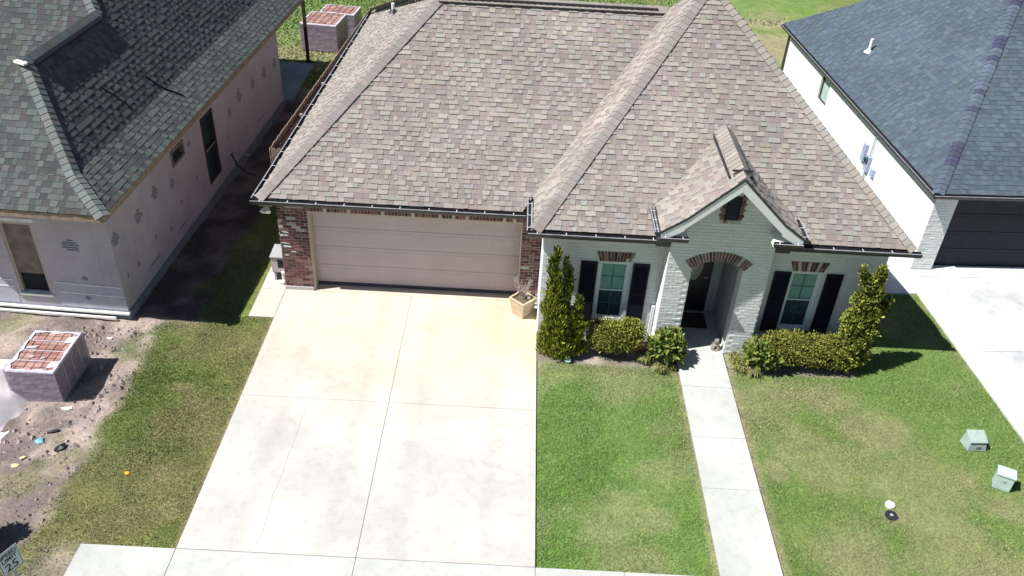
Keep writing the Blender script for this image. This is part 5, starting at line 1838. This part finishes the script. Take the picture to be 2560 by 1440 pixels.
def mesh_np(name, V, F, C, mat, parent=None):
    me = bpy.data.meshes.new(name)
    me.vertices.add(len(V))
    me.vertices.foreach_set('co', np.asarray(V, np.float32).ravel())
    k = F.shape[1]
    me.loops.add(F.size)
    me.loops.foreach_set('vertex_index', F.astype(np.int32).ravel())
    me.polygons.add(len(F))
    me.polygons.foreach_set('loop_start', np.arange(0, F.size, k, dtype=np.int32))
    me.polygons.foreach_set('loop_total', np.full(len(F), k, np.int32))
    me.update(calc_edges=True)
    at = me.color_attributes.new('tint', 'FLOAT_COLOR', 'POINT')
    arr = np.ones((len(V), 4), np.float32)
    arr[:, :3] = C
    at.data.foreach_set('color', arr.ravel())
    me.materials.append(mat)
    o = bpy.data.objects.new(name, me)
    COL.objects.link(o)
    if parent:
        o.parent = parent
    return o

def blob_vol(blobs, shell=.55):
    """blobs: (cx, cy, cz, rx, ry, rz, weight)"""
    B = np.array([b[:6] for b in blobs], float)
    W = np.array([b[6] if len(b) > 6 else b[3] * b[4] + b[3] * b[5] + b[4] * b[5] for b in blobs], float)
    W /= W.sum()
    def f(n):
        k = rng.choice(len(B), n, p=W)
        d = rng.normal(size=(n, 3))
        d /= np.linalg.norm(d, axis=1)[:, None]
        r = shell + (1 - shell) * rng.random(n) ** .6
        lump = 1 + .16 * np.sin(d[:, 0] * 9 + k * 2.1) * np.sin(d[:, 2] * 8 + k) + .1 * np.sin(d[:, 1] * 14 + k)
        P = B[k, :3] + d * B[k, 3:6] * (r * lump)[:, None]
        keep = P[:, 2] > 0.02
        return P[keep], d[keep]
    return f

def shrub(name, label, cat, loc, blobs, n, size, pal, stems, upright=0, asp=1.6, droop=0, core=None, group=None):
    root = thing(name, label, cat, loc, group=group)
    V, F, C = leaf_cards(n, blob_vol(blobs), size, pal, upright, asp, droop=droop)
    mesh_np('foliage', V, F, C, M['leaf'], root)
    if core:  # darker inner leaves: shade in the gaps painted into their colour
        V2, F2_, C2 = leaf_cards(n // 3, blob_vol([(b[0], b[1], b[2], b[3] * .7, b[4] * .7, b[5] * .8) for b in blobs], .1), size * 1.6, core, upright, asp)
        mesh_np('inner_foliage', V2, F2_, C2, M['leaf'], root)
    m = MB()
    for (p, q, r_) in stems:
        m.tube([p, ((p[0] + q[0]) / 2 + .02, (p[1] + q[1]) / 2, (p[2] + q[2]) / 2), q], r_, r_ * .5, 6)
    m.build('stem', M['bark'], root)
    return root
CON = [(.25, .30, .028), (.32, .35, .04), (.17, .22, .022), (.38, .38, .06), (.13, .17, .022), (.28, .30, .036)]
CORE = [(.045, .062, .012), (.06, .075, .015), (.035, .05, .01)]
# tall conifer at the left of the wing: three uneven spires made of upright sprays
bl = []
rr = random.Random(3)
def spire(cx, cy, h, r, k):
    for j in range(k):
        z = .12 + (h - .2) * j / (k - 1)
        rad = r * (1 - (j / (k - 1)) ** 1.6 * .78) * rr.uniform(.85, 1.1)
        bl.append((cx + rr.uniform(-.06, .06), cy + rr.uniform(-.05, .05), z, rad, rad * .85, (h / k) * .95))
spire(-.24, -.05, 2.55, .27, 10)
spire(.03, .04, 2.25, .22, 9)
spire(.30, -.02, 1.45, .25, 7)
spire(.02, -.18, 1.2, .30, 6)
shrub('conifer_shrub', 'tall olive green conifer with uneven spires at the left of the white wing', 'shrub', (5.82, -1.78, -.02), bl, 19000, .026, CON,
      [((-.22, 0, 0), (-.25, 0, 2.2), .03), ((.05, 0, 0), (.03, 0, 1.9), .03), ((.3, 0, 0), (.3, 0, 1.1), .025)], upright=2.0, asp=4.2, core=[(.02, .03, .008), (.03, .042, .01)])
BOX = [(.21, .24, .038), (.25, .265, .048), (.165, .195, .032), (.265, .27, .058), (.185, .21, .034)]
bl = [(x, rr.uniform(-.06, .06), .48 + rr.uniform(-.05, .06), .30, .34, .36) for x in (-.38, -.2, 0, .2, .38)] + [(0, -.08, .5, .5, .3, .34)]
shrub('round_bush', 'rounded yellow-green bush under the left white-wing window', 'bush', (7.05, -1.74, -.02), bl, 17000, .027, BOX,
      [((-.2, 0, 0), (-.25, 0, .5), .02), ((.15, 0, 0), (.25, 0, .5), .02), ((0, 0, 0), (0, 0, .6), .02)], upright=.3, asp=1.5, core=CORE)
VAR = [(.17, .21, .04), (.25, .27, .08), (.10, .16, .03), (.21, .23, .055), (.13, .18, .035)]
bl = [(0, 0, .55, .24, .24, .24), (-.16, -.02, .42, .2, .2, .22), (.14, .02, .48, .2, .2, .26), (.04, -.1, .32, .26, .2, .2)]
shrub('variegated_shrub', 'bright broad-leaved shrub left of the porch arch by the path', 'shrub', (8.16, -1.92, -.02), bl, 1300, .085, VAR,
      [((0, 0, 0), (.05, 0, .45), .02), ((0, 0, 0), (-.12, 0, .4), .02), ((.02, 0, 0), (.14, .02, .45), .02)], upright=.3, asp=1.9)
bl = [(0, 0, .38, .26, .24, .24), (.2, 0, .32, .22, .2, .22), (-.18, .04, .42, .18, .2, .26)]
shrub('variegated_shrub', 'loose broad-leaved shrub right of the porch, before the long hedge', 'shrub', (10.28, -2.0, -.02), bl, 1000, .085, VAR,
      [((0, 0, 0), (.05, 0, .35), .02), ((0, 0, 0), (.2, 0, .3), .02), ((0, 0, 0), (-.16, .02, .4), .018)], upright=.3, asp=1.9)
bl = [(x, rr.uniform(-.05, .05), .47 + rr.uniform(-.03, .05), .32, .34, .36) for x in np.arange(-.62, .66, .18)]
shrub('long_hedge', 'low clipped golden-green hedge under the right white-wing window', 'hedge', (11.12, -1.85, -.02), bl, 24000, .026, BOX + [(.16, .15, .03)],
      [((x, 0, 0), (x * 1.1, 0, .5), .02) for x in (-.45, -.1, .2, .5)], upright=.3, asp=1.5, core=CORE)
bl = []
for (x, y, z, r_, h_) in ((-.14, -.12, .38, .36, .32), (.16, .0, .45, .36, .34), (-.02, -.04, .80, .36, .30), (.22, .02, 1.05, .30, .28), (-.10, 0, 1.25, .30, .28), (.16, .02, 1.50, .28, .28),
                          (-.04, .02, 1.78, .25, .26), (.14, .03, 2.02, .20, .26), (-.06, .03, 2.22, .16, .22), (.16, .04, 2.42, .11, .24), (-.22, .04, 2.45, .05, .2), (.45, .05, 1.62, .10, .1), (.55, .06, 1.75, .06, .1)):
    bl.append((x, y, z, r_ * .86, r_ * .8, h_))
shrub('tall_shrub', 'tall ragged yellow-green shrub at the right corner of the house', 'shrub', (12.18, -1.78, -.02), bl, 15000, .036, [(.22, .25, .036), (.27, .285, .05), (.155, .19, .03), (.29, .29, .058), (.11, .15, .025)],
      [((0, 0, 0), (0, 0, 1.2), .04), ((0, 0, 1.1), (.1, 0, 2.2), .025), ((.1, 0, .6), (.5, .05, 1.7), .015)], upright=.5, asp=1.8, core=CORE)

GRS = [(.16, .18, .04), (.26, .25, .10), (.12, .15, .03), (.32, .29, .14), (.20, .21, .06)]
def tuft(label, x, y, r_, h, n):
    root = thing('grass_tuft', label, 'grass tuft', (x, y, -.03), group='strappy border grass tufts')
    vs, fs, cs = [], [], []
    for k in range(n):
        a = random.uniform(0, 6.283)
        l = random.uniform(.6, 1) * h
        out = random.uniform(.3, 1.0) * r_
        o = Vector((random.gauss(0, r_ * .2), random.gauss(0, r_ * .2), 0))
        d = Vector((math.cos(a), math.sin(a), 0))
        s = Vector((-d.y, d.x, 0)) * random.uniform(.006, .011)
        p1 = o + d * out * .45 + Vector((0, 0, l))
        p2 = o + d * out * 1.1 + Vector((0, 0, l * random.uniform(.2, .75)))
        b = len(vs)
        vs += [o - s, o + s, p1 + s, p1 - s, p2]
        fs += [(b, b + 1, b + 2, b + 3), (b + 3, b + 2, b + 4)]
        cs += [jit(random.choice(GRS), .15)] * 5
    m = MB()
    m.v, m.f, m.c = [tuple(v) for v in vs], fs, cs
    m.build('blades', M['leaf'], root, False)
tuft('strappy grass tuft in front of the shrub left of the path', 8.04, -2.28, .22, .20, 150)
tuft('strappy grass tuft at the right end of the rounded bush', 7.74, -2.02, .20, .20, 110)
tuft('small strappy grass tuft against the left edge of the path', 8.34, -2.20, .12, .14, 50)
tuft('large pale grass tuft at the right edge of the path', 9.80, -2.08, .26, .22, 190)
tuft('pale grass tuft beside the base of the right porch pier', 9.74, -1.78, .2, .2, 100)
tuft('pale grass tuft in front of the loose shrub right of the porch', 10.06, -2.22, .22, .2, 120)
# red brick left lying at the porch corner
rb1 = MB().obox((7.70, -1.62, .03), (.10, .02, 0), (-.01, .05, 0), (0, 0, .045)).build('loose_brick', M['br_o'])
rb1.color = (.30, .09, .08, 1)
tag(rb1, 'loose red brick on the bed beside the left side of the porch', 'brick')
# shrub cut by the left edge of the frame
EB = [(.07, .10, .02), (.10, .13, .025), (.12, .05, .035), (.05, .07, .02)]
shrub('edge_bush', 'dark bush with reddish leaves cut off by the left edge', 'bush', (-4.02, -7.75, -.03), [(0, 0, .35, .30, .34, .34), (.1, .2, .5, .2, .22, .3)], 1400, .06, EB, [((0, 0, 0), (0, 0, .5), .02), ((0, 0, 0), (.1, .15, .5), .02)], upright=.3, core=[(.02, .012, .012), (.03, .02, .015)])

# =====================================================================  GRASS
BLK = [(-0.675, -7.53, 5.325, .5), (-1.48, -1.125, 5.34, 3), (-2.27, -8.9, 40, -7.565), (8.47, -7.6, 9.51, -1.4), (5.33, -1.18, 12.68, 12.1), (-0.7, 0, 12.7, 12.1), (7.9, -1.6, 10.1, 0)]
def grass(name, x0, x1, y0, y1, dens, hgt, wid, lab):
    n = int((x1 - x0) * (y1 - y0) * dens)
    x = rng.uniform(x0, x1, n); y = rng.uniform(y0, y1, n)
    dirt, dry = cover(x, y)
    keep = rng.random(n) > np.clip(dirt * 1.25 + dry * .30, 0, .97)
    for (a, b, c, d) in BLK:
        keep &= ~((x > a) & (x < c) & (y > b) & (y < d))
    # unfinished house, white house and its paving
    ca, sa = math.cos(RA), math.sin(RA)
    lx = (x - 15.17) * ca + (y - 2.39) * sa; ly = -(x - 15.17) * sa + (y - 2.39) * ca
    keep &= ~((lx > -.29) & (ly > -9.9)) & ~((lx > -1.22) & (ly > -1.15) & (ly < 4.5)) & ~((lx > -.02) & (ly > -.1))
    cl, sl = math.cos(math.radians(-2.2)), math.sin(math.radians(-2.2))
    kx = (x + 3.88) * cl + (y + 1.4) * sl; ky = -(x + 3.88) * sl + (y + 1.4) * cl
    keep &= ~((kx < .1) & (ky > -.2) & (ky < 12.4))
    keep &= ~((x > -4.7) & (x < -3.1) & (y > 10.9) & (y < 14.5))
    x, y, dry = x[keep], y[keep], dry[keep]
    n = len(x)
    a = rng.uniform(0, 6.283, n)
    h = hgt * rng.uniform(.5, 1.3, n) * (1 - .45 * dry)
    lean = rng.uniform(.7, 2.0, n) * h
    b = rng.uniform(0, 6.283, n)
    w = wid * rng.uniform(.6, 1.3, n)
    z = np.full(n, -0.055)
    z = z - 0.10 * sstep(-1.5, -1.9, x) * sstep(-3.9, -3.4, x) * sstep(-1.6, -.6, y) * sstep(12, 11, y)
    V = np.stack([np.stack([x - np.cos(a) * w, y - np.sin(a) * w, z], 1), np.stack([x + np.cos(a) * w, y + np.sin(a) * w, z], 1),
                  np.stack([x + np.cos(b) * lean, y + np.sin(b) * lean, z + h + .02], 1)], 1).reshape(-1, 3)
    F = np.arange(3 * n).reshape(n, 3)
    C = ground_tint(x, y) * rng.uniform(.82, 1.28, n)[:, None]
    straw = rng.random(n) < .08 + .35 * dry
    C[straw] = STRAW * rng.uniform(.8, 1.3, straw.sum())[:, None]
    bright = rng.random(n) < .12
    C[bright] *= np.array([1.15, 1.25, 1.1])
    o = mesh_np(name, V, F, np.repeat(C, 3, 0), M['leaf'])
    tag(o, lab, 'grass', kind='stuff')
grass('left_grass', -5.5, -0.6, -9.2, 1.8, 3600, .026, .008, 'patchy grass between the bare dirt and the driveway')
grass('centre_grass', 5.345, 8.45, -7.55, -2.15, 5600, .026, .008, 'green lawn between the driveway and the front path')
grass('right_grass', 9.53, 15.6, -7.55, 1.3, 4200, .026, .008, 'lawn right of the front path, with dry patches')
grass('rear_grass', -6, 20, 12.3, 27.5, 330, .08, .028, 'grass of the back yards')
print('objects', len(bpy.data.objects))
